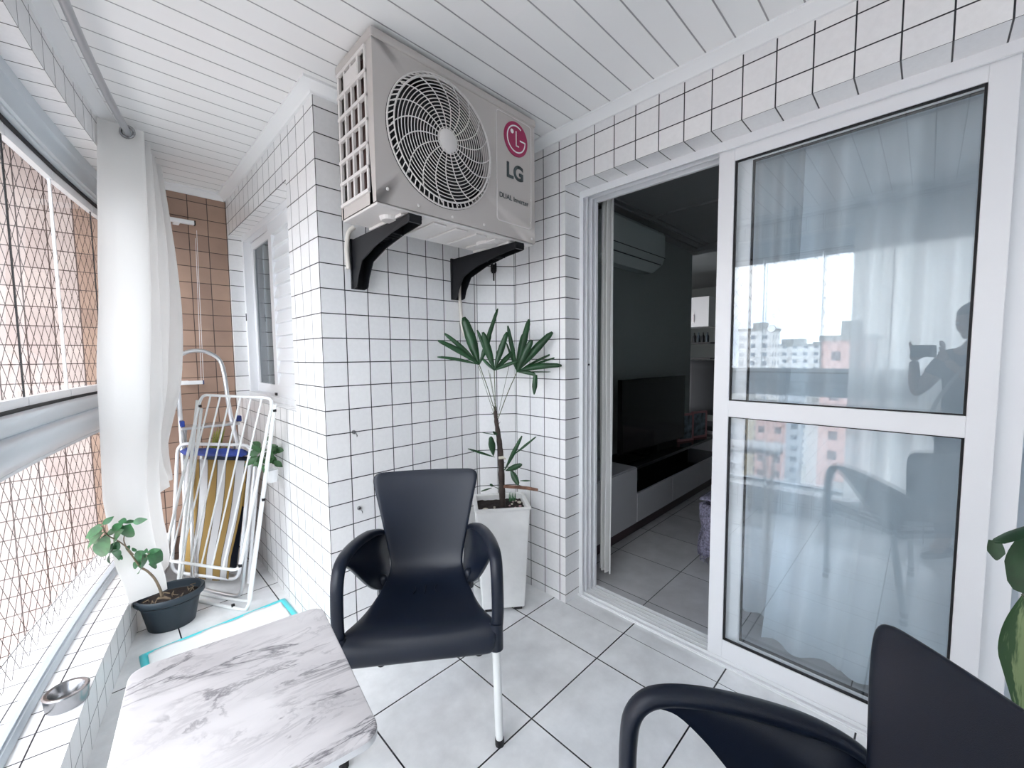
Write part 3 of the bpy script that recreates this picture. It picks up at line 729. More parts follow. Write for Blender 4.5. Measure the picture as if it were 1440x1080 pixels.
# hoses
b = MB(); b.tube(bez([(1.40, 1.60, 1.80), (1.385, 1.68, 1.79), (1.372, 1.742, 1.74), (1.366, 1.755, 1.67), (1.368, 1.757, 1.55), (1.378, 1.757, 1.45), (1.395, 1.757, 1.40)]), .0095, 10)
tag(b.build('drain_hose', hose_m, smooth=60), 'long cream drain hose curving down from the right bracket to the palm', 'hose')
b = MB(); b.tube(bez([(.795, 1.74, 1.845), (.775, 1.75, 1.82), (.768, 1.757, 1.76), (.770, 1.757, 1.70), (.772, 1.757, 1.67)]), .0095, 10)
tag(b.build('drain_hose', hose_m, smooth=60), 'short cream hose stub hanging beside the left bracket', 'hose')
# black socket on the chamfer
n_ = Vector((-.634, -.773, 0)); t_ = Vector((.773, -.634, 0)); sp_ = Vector((1.5655, 1.7097, 0))
def ch(u, d, z): p = sp_ + t_*u + n_*d; return (p.x, p.y, z)
b = MB()
def cbox(u0, u1, d0, d1, z0, z1):
    b.prism([(u0, d0), (u1, d0), (u1, d1), (u0, d1)], z0, z1, lambda u, v, h: ch(u, v, h))
cbox(-.016, .016, .0005, .012, 1.755, 1.795); cbox(-.016, -.005, .012, .02, 1.765, 1.80); cbox(.005, .016, .012, .02, 1.765, 1.80); cbox(-.012, .012, .012, .024, 1.745, 1.775)
o = b.build('wall_clip', black, bevel=.002); tag(o, 'small black clip fixed to the narrow corner wall above the palm', 'wall clip')
b = MB(); b.tube([ch(0, .016, 1.748), ch(0, .016, 1.705)], .004, 8); b.build('pin', black, parent=o)
for (x, z, lb) in ((.773, .966, 'tiny metal hook screwed in the tiled wall left of the chair back'), (.785, .62, 'tiny metal hook low in the tiled wall behind the chair arm')):
    b = MB(); b.lathe([(0, -.012), (.007, -.010), (.009, -.001), (.009, 0)], (x, YA-.0005, z), 12, axis='y'); b.tube(bez([(x, YA-.01, z), (x+.002, YA-.022, z-.004), (x+.004, YA-.026, z-.014), (x+.006, YA-.018, z-.02)], 4), .0018, 6)
    tag(b.build('wall_hook', steel, smooth=50), lb, 'hook')

# ------------------------------------------------------------------ curtain rod and curtains
rod = thing('curtain_rod', 'satin grey curved curtain rod running under the ceiling along the glazing', 'curtain rod', tuple(arc(.5, -.10, 2.30)))
b = MB(); b.tube([arc(y, -.10, 2.30) for y in ys(-1.7, 3.15, .12)], .0135, 12)
o = b.build('pole', rod_m, smooth=60); o.parent = rod; o.matrix_parent_inverse = Matrix.Translation(rod.location).inverted()
for y in (-1.6, .75, 3.12):
    b = MB(); b.tube([arc(y, -.10, 2.31), arc(y, -.10, ZC)], .006, 8); o = b.build('ceiling_support', rod_m); o.parent = rod; o.matrix_parent_inverse = Matrix.Translation(rod.location).inverted()

def curtain_grid(path_fn, nfold, amp, z0, z1, nu, nz, bulge, seed, crease=.35):
    rnd = random.Random(seed); ph = [rnd.uniform(-.3, .3) for _ in range(nfold*2+4)]; am = [rnd.uniform(.75, 1.25) for _ in range(nfold*2+4)]
    rows = []
    for j in range(nz+1):
        f = j/nz; z = z1+(z0-z1)*f; row = []
        for i in range(nu+1):
            s = i/nu; q = s*nfold*2; k = int(q); c, tt = path_fn(s, f); nrm = Vector((-tt.y, tt.x, 0))
            d = math.sin(math.pi*q+ph[min(k, len(ph)-1)]*f*1.5)*amp*am[min(k, len(am)-1)]*(1-.25*f)
            d += bulge(s, f) + .006*math.sin(9*f+5*s*nfold)*f
            row.append(c+nrm*d+Vector((0, 0, z)))
        rows.append(row)
    return rows
# curtain bunch at the far end
cur = thing('balcony_curtain', 'white voile curtain gathered at the far end of the balcony rod', 'curtain', tuple(arc(2.75, -.10, .1)))
FE = [(2.34, 2.557), (1.91, 2.478), (1.60, 2.40), (1.20, 2.243), (.78, 2.153), (.52, 2.255), (.24, 2.45), (.1, 2.5)]
def front_y(z):
    for (z1_, a_), (z0_, c_) in zip(FE, FE[1:]):
        if z >= z0_: q = (z1_-z)/(z1_-z0_); q = q*q*(3-2*q)*.4+q*.6; return a_+(c_-a_)*q
    return FE[-1][1]
def pf(s, f):
    z = 2.335+(.205-2.335)*f; sh = front_y(z)-2.557
    y = 2.557+.47*s+sh*(1-.72*s); p = arc(y, -.075, 0); q = arc(y+.01, -.075, 0); t = (q-p).normalized()
    return p+Vector((.062*s*math.sin(math.pi*min(1, f*1.25))-.06*max(0, f-.6)*s, 0, 0)), t
def cfold(s, f):
    return .0
rows = []
for j in range(61):
    f = j/60; z = 2.335+(.205-2.335)*f; row = []
    for i in range(181):
        s_ = i/180; c, tt = pf(s_, f); nrm = Vector((-tt.y, tt.x, 0)); q = s_*7.5
        am = (.070+.006*math.sin(q*2.3))*(1-.18*f); d = am*math.cos(2*math.pi*q*.5*2*.5)
        d = am*math.cos(math.pi*q+.25*math.sin(3*f+q)*f)
        d += .008*math.sin(7*f+2*q)*min(1, 3*f)*(1-f*.3)+.004*math.sin(23*s_+15*f)*f
        h_ = max(0, min(1, (s_-.30)/.35)); h_ = h_*h_*(3-2*h_); zz = z+f*f*f*.42*h_
        row.append(c+nrm*d+Vector((0, 0, zz)))
    rows.append(row)
b = MB(); b.grid(rows); cb = b.build('cloth', sheer, smooth=180); cb.parent = cur; cb.matrix_parent_inverse = Matrix.Translation(cur.location).inverted()
# eyelets
for k in range(7):
    y = 2.557+.47*(k+.5)/7.5-.02; p = arc(y, -.10, 2.30); tdir = (arc(y+.01)-arc(y)).normalized()
    b = MB(); b.grid([[Vector((0, 0, 0))+Vector(((.024+.006*math.cos(q))*math.cos(a), (.024+.006*math.cos(q))*math.sin(a), .006*math.sin(q))) for q in [2*math.pi*j/6 for j in range(6)]] for a in [2*math.pi*i/24 for i in range(25)]], True)
    e = b.build('eyelet', steel, smooth=60); M_ = Matrix.Translation(p) @ Vector((0, 0, 1)).rotation_difference((tdir+Vector((.25, 0, 0))).normalized()).to_matrix().to_4x4()
    e.data.transform(M_); e.parent = cur; e.matrix_parent_inverse = Matrix.Translation(cur.location).inverted()
# curtain behind the photographer
cur2 = thing('balcony_curtain', 'white voile curtain hanging behind the person, seen reflected in the door glass', 'curtain', tuple(arc(-.6, -.04, .2)))
def pf2(s, f):
    y = .40-1.75*s; p = arc(y, -.045, 0); t = (arc(y-.01, -.045, 0)-p).normalized(); return p, t
b = MB(); b.grid(curtain_grid(pf2, 13, .038, .22, 2.335, 200, 16, lambda s, f: 0, 5)); o = b.build('cloth', sheer_b, smooth=180); o.parent = cur2; o.matrix_parent_inverse = Matrix.Translation(cur2.location).inverted()

# ------------------------------------------------------------------ marble table
TC = [Vector((.404, 1.177)), Vector((.008, 1.234)), Vector((.329, .688))]
u_ = (TC[1]-TC[0]); v_ = Vector((u_.y, -u_.x)).normalized()*.495
if v_.dot(TC[2]-TC[0]) < 0: v_ = -v_
cen = TC[0]+u_/2+v_/2; ang = math.atan2(-u_.y, -u_.x)
tab = thing('side_table', 'small square folding table with grey-veined white marble-look top', 'table', (cen.x, cen.y, 0), ang)
TW, TD, TZ = u_.length, .495, .6
ro_ = rounded(TW, TD, .035)
b = MB(); b.grid([[(x, y, z_) for x, y in rounded(TW-2*i_, TD-2*i_, .035)] for i_, z_ in ((.004, TZ-.022), (0, TZ-.018), (0, TZ-.004), (.0015, TZ-.0012), (.004, TZ))], True)
n4 = len(ro_); b.f.append(tuple(range(n4))[::-1]); b.uv.append([(0, 0)]*n4); b.f.append(tuple(range(4*n4, 5*n4))); b.uv.append([(0, 0)]*n4)
b.build('tabletop', marble, tab, smooth=35)
b = MB(); q_ = rounded(TW+.001, TD+.001, .0355)
b.grid([[(x, y, z_) for x, y in q_] for z_ in (TZ-.019, TZ-.006)], True); b.build('edge_band', alu_w, tab, smooth=35)
for sy_ in (-1, 1):
    b = MB(); y_ = sy_*(TD/2-.06)
    b.tube([(-TW/2+.03, y_, TZ-.035), (TW/2-.03, y_, .012)], .011, 10); b.build('leg', leg_m, tab, smooth=60)
    b = MB(); b.tube([(TW/2-.03, y_*.82, TZ-.035), (-TW/2+.03, y_*.82, .012)], .011, 10); b.build('leg', leg_m, tab, smooth=60)
for sx_ in (-1, 1): b = MB(); b.tube([(sx_*(TW/2-.03), -TD/2+.04, .045), (sx_*(TW/2-.03), TD/2-.04, .045)], .009, 8); b.build('cross_bar', leg_m, tab, smooth=60)

# ------------------------------------------------------------------ armchairs
def lerp_tab(tb, s):
    for (a, *va), (c, *vc) in zip(tb, tb[1:]):
        if s <= c: f = (s-a)/(c-a) if c > a else 0; return [x+(y-x)*f for x, y in zip(va, vc)]
    return list(tb[-1][1:])
# station: y, z, half width, forward curl at the sides, upward curl at the sides
SH = [(-.243, .352, .222, 0, 0), (-.250, .372, .232, 0, 0), (-.248, .398, .238, 0, .006), (-.236, .420, .240, 0, .010), (-.212, .432, .238, 0, .012),
      (-.180, .432, .218, 0, .010), (-.13, .428, .198, 0, .010), (-.07, .422, .184, 0, .010), (-.01, .418, .172, 0, .012), (.05, .418, .158, 0, .016),
      (.10, .425, .148, -.004, .020), (.135, .442, .142, -.012, .014), (.158, .470, .141, -.020, .008), (.172, .505, .145, -.024, 0), (.184, .56, .157, -.028, 0),
      (.195, .62, .170, -.030, 0), (.205, .68, .183, -.030, 0), (.214, .74, .197, -.028, 0), (.221, .775, .206, -.025, 0), (.226, .797, .211, -.023, 0), (.2285, .812, .208, -.021, 0), (.2295, .822, .199, -.020, 0), (.230, .827, .182, -.018, 0)]
def make_chair():
    c = thing('armchair', '', 'chair')
    b = MB(); nt_ = 16; rows = []
    for y, z, hw, fy, uz in SH:
        row = []
        for k in range(nt_+1):
            t = -1+2*k/nt_; row.append((t*hw, y+fy*t*t, z+uz*t*t if uz >= 0 else z+uz*abs(t)**6))
        rows.append(row)
    b.grid(rows)
    sh = b.build('seat_shell', chair_m, c, smooth=180, solid=.010, subsurf=1)
    # underside box of the seat
    b = MB(); b.grid([[(x, y, z) for x, y in [(-.205, -.235), (.205, -.235), (.165, -.05), (.14, .12), (-.14, .12), (-.165, -.05)]] for z in (.372, .412)], True); b.build('seat_underframe', chair_m, c)
    for x in (-.035, 0, .035):
        b = MB(); b.tube(bez([(x*1.25, .005, .4245), (x, .03, .4245), (x*1.15, .055, .426)], 4), .0028, 6, flat=.6); b.build('drain_slot', black, c, smooth=60)
    for s in (-1, 1):
        topc = [(.246, -.222, .395), (.251, -.222, .47), (.251, -.221, .55), (.250, -.214, .605), (.249, -.190, .638), (.246, -.150, .651), (.240, -.090, .652), (.231, -.02, .645), (.221, .05, .632), (.206, .11, .619), (.186, .155, .604), (.164, .182, .586)]
        pth = bez([(s*x*.978, y, z) for x, y, z in topc], 5)
        b = MB(); n = len(pth); b.tube(pth, [.021-.004*(abs(i/n-.5)) - (.008*max(0, i/n-.75)*4) for i in range(n)], 12, flat=.85)
        arm = b.build('armrest', chair_m, c, smooth=180)
        up_ = [(.246, -.165, .642), (.243, -.12, .650), (.236, -.05, .646), (.224, .03, .633), (.206, .10, .618), (.178, .164, .598), (.160, .170, .53), (.152, .150, .47), (.149, .128, .425)]
        lo_ = [(.245, -.175, .628), (.241, -.135, .618), (.233, -.090, .580), (.222, -.050, .535), (.209, -.012, .490), (.195, .025, .450), (.180, .055, .425), (.164, .080, .412), (.150, .100, .410)]
        b = MB(); U_ = bez([(s*x*.978, y, z) for x, y, z in up_], 4); L_ = bez([(s*x*.978, y, z) for x, y, z in lo_], 4)
        b.grid([U_, [a.lerp(d, .5)+Vector((s*.006, 0, 0)) for a, d in zip(U_, L_)], L_]); b.build('arm_web', chair_m, c, smooth=180, solid=.012)
        b = MB(); b.tube([(s*.238, -.224, .355), (s*.240, -.222, .44)], [.024, .022], 12); b.build('leg_socket', chair_m, c, smooth=60)
        b = MB(); b.tube([(s*.165, .100, .385), (s*.163, .088, .455), (s*.162, .085, .462)], [.018, .017, .008], 12); b.build('leg_socket', chair_m, c, smooth=60)
        b = MB(); b.tube([(s*.238, -.222, .40), (s*.248, -.203, .022)], .0135, 12); lg = b.build('leg', leg_m, c, smooth=60)
        b = MB(); b.tube([(s*.248, -.203, .024), (s*.2485, -.203, .0)], [.0155, .015], 12); b.build('foot_cap', rubber, lg, smooth=60)
        b = MB(); b.tube([(s*.165, .100, .40), (s*.205, .225, .022)], .0135, 12); lg = b.build('leg', leg_m, c, smooth=60)
        b = MB(); b.tube([(s*.205, .225, .024), (s*.2055, .227, .0)], [.0155, .015], 12); b.build('foot_cap', rubber, lg, smooth=60)
    return c
def copy_tree(o, parent=None):
    c = o.copy(); COL.objects.link(c); c.parent = parent
    for ch_ in list(o.children):
        copy_tree(ch_, c)
    return c
ch1 = make_chair(); ch1.location = (.797, 1.265, 0); ch1.rotation_euler.z = R(-36.8)
ch1['label'] = 'dark navy plastic armchair with white metal legs facing the camera beside the marble table'
ch2 = copy_tree(ch1); ch2.location = (.658, .045, 0); ch2.rotation_euler.z = R(-135.5)
ch2['label'] = 'dark navy plastic armchair in the near right corner, cut off by the frame'
ch1['group'] = ch2['group'] = 'navy plastic armchairs'

# ------------------------------------------------------------------ planter and palm
e1, e2 = Vector((.8, -.6, 0)), Vector((.6, .8, 0)); PC = Vector((1.440, 1.540, 0))
pl = thing('tall_square_planter', 'tall tapering white cement planter standing in the tiled corner', 'planter', tuple(PC), math.atan2(-.6, .8))
b = MB()
def sq_(hx, hy, z, r=.008): return [(x, y, z) for x, y in rounded(2*hx, 2*hy, r, 2)]
b.grid([sq_(.108, .100, .018), sq_(.135, .118, .525), sq_(.142, .125, .532), sq_(.142, .125, .540), sq_(.122, .105, .540), sq_(.118, .100, .49)], True)
n4 = 12; b.f.append(tuple(range(n4))[::-1]); b.uv.append([(0, 0)]*n4)
b.build('planter_body', concrete, pl, smooth=25, bevel=.003)
b = MB(); g = []
for j in range(17):
    g.append([(-.119+.238*i/16, -.101+.202*j/16, .505+random.uniform(0, .010)) for i in range(17)])
b.grid(g); b.build('soil', soil, pl, smooth=40)
for x in (-.075, .075):
    for y in (-.07, .07): b = MB(); b.box((x-.02, y-.02, 0), (x+.02, y+.02, .019)); b.build('foot', rubber, pl)
ICO = bmesh.new(); bmesh.ops.create_icosphere(ICO, subdivisions=2, radius=1)
icov = [v.co.copy() for v in ICO.verts]; icof = [tuple(v.index for v in f.verts) for f in ICO.faces]; ICO.free()
def pebble(px, py, z, r, m, lb=None):
    b = MB(); b.v = [(px+v.x*r*1.15, py+v.y*r, z+v.z*r*.75) for v in icov]; b.f = list(icof); b.uv = [[(0, 0)]*3]*len(icof)
    w_ = PC + e1*0; o = b.build('pebble', m, smooth=180)
    o.location = (PC.x, PC.y, 0); o.rotation_euler.z = math.atan2(-.6, .8); return o
pw = [(-.085, -.075, .017, 'large cream pebble on the planter soil near its front left')]
tag(pebble(-.085, -.072, .522, .015, peb_w), pw[0][3], 'pebble')
first = None
for k in range(16):
    px, py = random.uniform(-.055, .105), random.uniform(-.09, .05)
    if abs(px) < .03 and abs(py) < .03: continue
    tag(pebble(px, py, .518, random.uniform(.005, .009), peb_p if k % 3 == 0 else peb_w), 'small pale pebble scattered on the soil of the white planter', 'pebble', 'small pebbles on the planter soil')

# palm: trunk along the photographed line, in the vertical plane through the planter facing the room
def PP(x, y, d=0):
    """point on the vertical plane through the planter parallel to its front, moved d towards the wall"""
    r_ = FW + RT*((x-720)/F_PX) - UP*((y-540)/F_PX); nn = e2
    t = ((PC+e2*d-CAM).dot(nn))/r_.dot(nn); return CAM + r_*t
palm = thing('potted_palm', 'small lady palm with fan leaves on a thin trunk in the white planter', 'plant', tuple(PC+Vector((0, 0, .51))))
def pp_(b, name, m, parent=palm, root=palm, **k):
    o = b.build(name, m, **k); o.parent = parent; o.matrix_parent_inverse = Matrix.Translation(root.location).inverted(); return o
b = MB(); tr = bez([PP(707, 715), PP(706, 690), PP(705, 660), PP(704, 640), PP(702, 620), PP(699, 600), PP(697, 585), PP(696, 572)], 4)
n = len(tr); b.tube(tr, [.0165*(1-.6*(i/n)**2)+.0012*math.sin(i*2.1) for i in range(n)], 12)
pp_(b, 'trunk', trunk_m, smooth=80)
b = MB()
for k in range(34):
    i = random.randint(int(n*.25), n-2); p = tr[i]; a = random.uniform(0, 6.28); d = Vector((math.cos(a), math.sin(a), random.uniform(.6, 1.8))).normalized()
    b.tube([p, p+d*.012+Vector((0, 0, .004)), p+d*random.uniform(.016, .034)], [.0028, .0018, .0004], 5)
pp_(b, 'leaf_bases', trunk_m)
b = MB(); b.tube([PP(701, 644, -.013), PP(709, 643, -.014)], .008, 8); b.tube([PP(709, 644, -.012), PP(711, 646, -.012)], .004, 6); pp_(b, 'trunk_tie', peb_w, smooth=60)
def blade(b, p0, p1, wd, bend=0.0, face=None, tipw=.35, n=10, base=.12, fold=.25):
    p0, p1 = Vector(p0), Vector(p1); ax = p1-p0; L = ax.length; t = ax.normalized()
    f = Vector(face) if face else (CAM-(p0+p1)/2).normalized()
    s = t.cross(f).normalized(); nn = s.cross(t).normalized(); rows = []; uvs = []
    for i in range(n+1):
        q = i/n; c = p0+ax*q+Vector((0, 0, 1))*(bend*L*4*q*(1-q))
        w_ = wd*(base+(1-base)*math.sin(min(1, q/.55)*math.pi/2)) * (1 if q < .6 else (1-(q-.6)/.4)*(1-tipw)+tipw) * (0.5 if i == n else 1)
        rows.append([c-s*w_/2-nn*w_*fold*.5, c, c+s*w_/2-nn*w_*fold*.5]); uvs.append([(0, q), (.5, q), (1, q)])
    b.grid(rows, uvs=uvs)
def fan_leaf(hub, hd, tips, stem_from, sd):
    """hub pixel, depth offset, [(x,y,width,depth,bend)], petiole start pixel"""
    b = MB(); h = PP(*hub, hd)
    for x, y, wd, d, bd in tips: blade(b, h, PP(x, y, hd+d), wd*1.55, bd, tipw=.62, fold=.18)
    lf = pp_(b, 'fan_leaf', leaf_d, smooth=60, solid=.0008)
    b = MB(); s0 = PP(*stem_from, 0); b.tube(bez([s0, s0.lerp(h, .5)+Vector((0, 0, .01)), h], 4), .0022, 6); pp_(b, 'petiole', petiole, smooth=60)
fan_leaf((674, 513), -.05, [(615, 502, .010, -.04, .03), (616, 479, .017, -.05, .04), (625, 469, .015, .0, .03), (652, 446, .034, .02, .01), (700, 434, .014, .03, .0), (656, 478, .012, .06, 0), (690, 470, .016, -.03, 0), (640, 490, .014, .02, .02)], (698, 585), 0)
fan_leaf((695, 521), -.10, [(671, 464, .013, .0, .0), (679, 467, .022, -.02, .01), (713, 467, .020, .0, .01), (724, 492, .016, .05, .0), (728, 508, .012, -.02, .02), (677, 503, .010, .05, 0), (700, 492, .006, .06, 0)], (697, 580), 0)
fan_leaf((727, 523), -.04, [(714, 458, .014, -.04, .0), (744, 449, .022, .03, .02), (748, 478, .024, -.03, .02), (777, 467, .026, -.02, .03), (780, 496, .008, .05, .02), (784, 502, .007, .02, .02), (790, 514, .019, -.06, .05), (735, 470, .018, .05, 0), (712, 482, .008, .06, 0), (775, 523, .004, .04, 0)], (700, 590), 0)
b = MB(); h = PP(727, 523, -.04); k1 = PP(753, 527, -.09); blade(b, h, k1, .020, .05, tipw=.9); blade(b, k1, PP(751, 555, -.09), .026, 0, tipw=.3, base=.7); pp_(b, 'fan_leaf', leaf_d, smooth=60, solid=.0008)
# extra petioles
b = MB()
for a, c in (((698, 580), (687, 520)), ((699, 590), (716, 514)), ((697, 590), (673, 515)), ((698, 575), (689, 525))): b.tube([PP(*a), PP(*a).lerp(PP(*c, -.04), .5), PP(*c, -.04)], .0012, 5)
pp_(b, 'petiole', petiole)
# low side shoots
b = MB()
for (x0_, y0_), (x1_, y1_), wd, d in (((696, 643), (658, 631), .009, -.05), ((694, 641), (690, 614), .026, -.05), ((710, 661), (734, 613), .016, -.04), ((722, 640), (754, 614), .009, -.06), ((711, 662), (734, 653), .022, -.06), ((718, 660), (729, 682), .024, -.05), ((731, 676), (746, 676), .006, .0), ((692, 686), (676, 691), .006, -.03), ((694, 684), (689, 681), .010, -.03), ((700, 612), (693, 607), .01, -.03), ((700, 612), (676, 608), .003, .0)):
    blade(b, PP(x0_, y0_, -.01), PP(x1_, y1_, d), wd*1.35, .0, tipw=.5)
for a, c in (((707, 665), (712, 655)), ((707, 690), (694, 684))): b.tube([PP(*a), PP(*c, -.02)], .0012, 5)
pp_(b, 'side_shoots', leaf_d, smooth=60, solid=.0008)
b = MB()
for k in range(9): p = PP(716+k*1.1, 706, -.06+.01*(k % 3)); blade(b, p, p+Vector((random.uniform(-.006, .006), 0, random.uniform(.03, .06))), .004)
pp_(b, 'seedling', leaf_l)
b = MB(); b.tube([PP(709, 684, -.045), PP(725, 685, -.03), PP(742, 686.5, -.01), PP(756, 689, -.005)], [.008, .009, .009, .008], 10); 
tag(b.build('dry_branch', wood_st, smooth=60), 'reddish brown dry branch lying across the planter rim', 'branch')

# ------------------------------------------------------------------ dark oval pot with small tree
pt = thing('oval_pot', 'dark blue-grey oval plastic pot on the floor against the kerb', 'plant pot', (.180, 2.560, 0), R(-12))
b = MB(); b.lathe([(0, .0), (.074, .0), (.078, .004), (.099, .130), (.102, .135), (.112, .137), (.116, .143), (.116, .163), (.112, .168), (.105, .165), (.100, .12)], n=48, sx=1.18, sy=.95)
b.build('pot_body', pot_m, pt, smooth=40)
b = MB(); b.lathe([(0, .135), (.05, .140), (.104, .130)], n=40, sx=1.18, sy=.95); b.build('soil', soil, pt, smooth=60)
for k in range(14):
    b = MB(); x_, y_ = random.uniform(-.08, .09), random.uniform(-.06, .06); b.tube([(x_, y_, .136), (x_+random.uniform(-.015, .015), y_+random.uniform(-.01, .01), .150), (x_+random.uniform(-.03, .03), y_+random.uniform(-.02, .02), .143)], .0022, 5)
    if k == 0: lit = b
    else:
        i0 = len(lit.v); lit.v += b.v; lit.f += [tuple(q+i0 for q in f) for f in b.f]; lit.uv += b.uv
tag(lit.build('twig_litter', twig, pt, fix=False), None, None, None, 'stuff')
sh_ = thing('leafy_potted_shrub', 'leaning leafy green shrub growing from the dark oval pot', 'plant', (.15, 2.56, .13))
YS = 2.56
def SP(x, y, d=0): return P('y', 2.50-.42*max(0, min(1, (838-y)/95))+d, x, y)
b = MB()
b.tube(bez([SP(228, 838), SP(224, 826), SP(217, 813), SP(207, 803), SP(197, 797), SP(187, 783), SP(178, 772)], 4), [.0065-.004*i/24 for i in range(25)], 8)
b.tube(bez([SP(188, 780), SP(176, 768, -.02), SP(165, 760, -.03), SP(150, 752, -.03), SP(144, 740, -.03)], 4), .0022, 6)
b.tube(bez([SP(180, 774), SP(174, 760, .02), SP(176, 748, .02), SP(172, 738, .02)], 4), .002, 6); b.tube([SP(199, 790), SP(206, 782, -.02), SP(210, 778, -.02)], .002, 6)
o = b.build('stem', twig, smooth=60); o.parent = sh_; o.matrix_parent_inverse = Matrix.Translation(sh_.location).inverted()
b = MB(); b.tube([SP(222, 842, -.01), SP(230, 840, 0), SP(240, 842, -.01)], [.004, .008, .004], 8); o = b.build('root_collar', twig, smooth=60); o.parent = sh_; o.matrix_parent_inverse = Matrix.Translation(sh_.location).inverted()
def oleaf(b, p0, p1, wd, face=None):
    p0, p1 = Vector(p0), Vector(p1); ax = p1-p0; t = ax.normalized(); f = Vector(face) if face else (CAM-p0).normalized(); s = t.cross(f).normalized(); nn = s.cross(t); rows = []; uvs = []
    for i in range(9):
        q = i/8; w_ = wd*math.sin(math.pi*min(1, q**.85))*.98+.0006; c = p0+ax*q-nn*.06*ax.length*4*(q-.5)**2
        rows.append([c-s*w_/2+nn*w_*.12, c, c+s*w_/2+nn*w_*.12]); uvs.append([(0, q), (.5, q), (1, q)])
    b.grid(rows, uvs=uvs)
LV = [((143, 742), (118, 757), .03), ((140, 745), (126, 768), .03), ((143, 738), (122, 748), .022), ((144, 738), (160, 726), .016), ((150, 752), (134, 775), .020), ((150, 755), (137, 787), .045), ((165, 745), (148, 752), .02), ((172, 736), (155, 748), .022), ((174, 735), (192, 733), .016), ((186, 735), (207, 730), .020), ((178, 733), (166, 733), .02), ((182, 738), (177, 757), .046), ((170, 745), (156, 770), .038), ((166, 762), (150, 780), .034), ((160, 770), (168, 786), .022), ((156, 772), (152, 793), .02), ((186, 775), (192, 772), .02), ((172, 781), (165, 785), .024), ((183, 772), (176, 770), .02), ((206, 785), (190, 795), .034), ((204, 780), (196, 808), .044), ((208, 780), (230, 788), .050), ((206, 778), (226, 772), .018), ((210, 793), (222, 797), .030), ((203, 776), (187, 786), .03), ((195, 792), (186, 798), .024), ((200, 777), (208, 776), .024), ((143, 748), (118, 775), .016)]
for i, (a, c, wd) in enumerate(LV):
    b = MB(); d = random.uniform(-.05, .03); f = (CAM-SP(*a)).normalized()+Vector((random.uniform(-.5, .5), random.uniform(-.5, .5), random.uniform(.1, .8)))
    oleaf(b, SP(*a, d), SP(*c, d+random.uniform(-.03, .03)), wd*1.25, f)
    o = b.build('leaf', leaf_l, smooth=60); o.parent = sh_; o.matrix_parent_inverse = Matrix.Translation(sh_.location).inverted()

# ------------------------------------------------------------------ steel ashtray, absorbent pad
b = MB(); b.lathe([(0, 0), (.048, 0), (.050, .003), (.053, .040), (.0545, .046), (.050, .049), (.042, .047), (.036, .036), (.028, .018), (0, .010)], n=48)
o = b.build('steel_bowl', steel, smooth=40); o.location = (-.136, 1.912, KZ); tag(o, 'round brushed steel bowl-shaped ashtray on the tiled parapet kerb', 'ashtray')
pad = thing('absorbent_pad', 'white absorbent floor pad with turquoise edge half under the marble table', 'floor pad', (.345, 2.12, 0), R(1))
def wav(x, y, z): return (x, y, z+.002*math.sin(37*x+11*y)+.0015*math.sin(60*y))
b = MB(); b.grid([[wav(-.27+.54*i/30, -.24+.48*j/24, .007) for i in range(31)] for j in range(25)]); b.build('pad', pad_m, pad, smooth=180, solid=.004)
b = MB(); o_, i_ = rounded(.585, .53, .015), rounded(.53, .47, .012)
b.grid([[wav(x, y, .0035) for x, y in o_], [wav(x, y, .010) for x, y in rounded(.555, .50, .014)], [wav(x, y, .009) for x, y in i_]], True); b.build('edge_film', teal, pad, smooth=180, solid=.001)

# ------------------------------------------------------------------ things leaning in the corner
# drying rack
TL, TR_, BL, BR = Vector((.380, 2.78, 1.098)), Vector((.590, 2.25, 1.098)), Vector((.177, 2.765, .25)), Vector((.430, 2.345, .25))
rk = thing('drying_rack', 'folded white wire clothes drying rack leaning in front of the beach chairs', 'drying rack', ((.35), 2.70, 0))
def rp(b, name, m, root, **k):
    o = b.build(name, m, **k); o.parent = root; o.matrix_parent_inverse = Matrix.Translation(root.location).inverted(); return o
def roundrect(a, c, d, e, r=.05, n=5):
    """closed loop through four corners with rounded bends"""
    pts = []; cs = [a, c, d, e]
    for i, p in enumerate(cs):
        q0 = (cs[i-1]-p).normalized(); q1 = (cs[(i+1) % 4]-p).normalized()
        s0, s1 = p+q0*r, p+q1*r
        for k in range(n+1):
            t = k/n; pts.append(s0*(1-t)**2+p*2*t*(1-t)+s1*t*t)
    return pts+[pts[0]]
b = MB(); b.tube(roundrect(TL, TR_, BR, BL, .05), .0075, 8, cap=False); rp(b, 'wing_frame', leg_m, rk, smooth=60)
for k in range(6):
    f = (k+1)/7; f2 = .10+.80*k/5.3
    b = MB(); b.tube([TL.lerp(TR_, f), BL.lerp(BR, f2*.92)], .0042, 6); rp(b, 'rail', leg_m, rk, smooth=60)
FL, FR2 = Vector((.225, 2.82, .012)), Vector((.466, 2.386, .012))
b = MB(); a_, c_ = TL+Vector((-.015, .02, -.03)), TR_+Vector((.004, -.01, -.03))
b.tube(bez([a_, a_.lerp(FL, .95)], 1)+bez([FL+Vector((.01, -.01, .02)), FL+Vector((.03, -.05, 0)), FR2+Vector((-.03, .05, 0)), FR2+Vector((-.004, .005, .02)), FR2.lerp(c_, .06)], 4)+[c_], .0085, 8)
rp(b, 'leg_frame', leg_m, rk, smooth=60)
FL2, FR3 = FL+Vector((.02, .05, 0)), Vector((.487, 2.475, .012))
b = MB(); b.tube([a_+Vector((.02, .04, -.05)), FL2+Vector((0, 0, .03))]+bez([FL2+Vector((.02, -.03, 0)), FR3+Vector((-.02, .03, 0)), FR3+Vector((0, 0, .03))], 4)+[c_+Vector((.004, .05, -.05))], .0075, 8); rp(b, 'leg_frame', leg_m, rk, smooth=60)
b = MB()
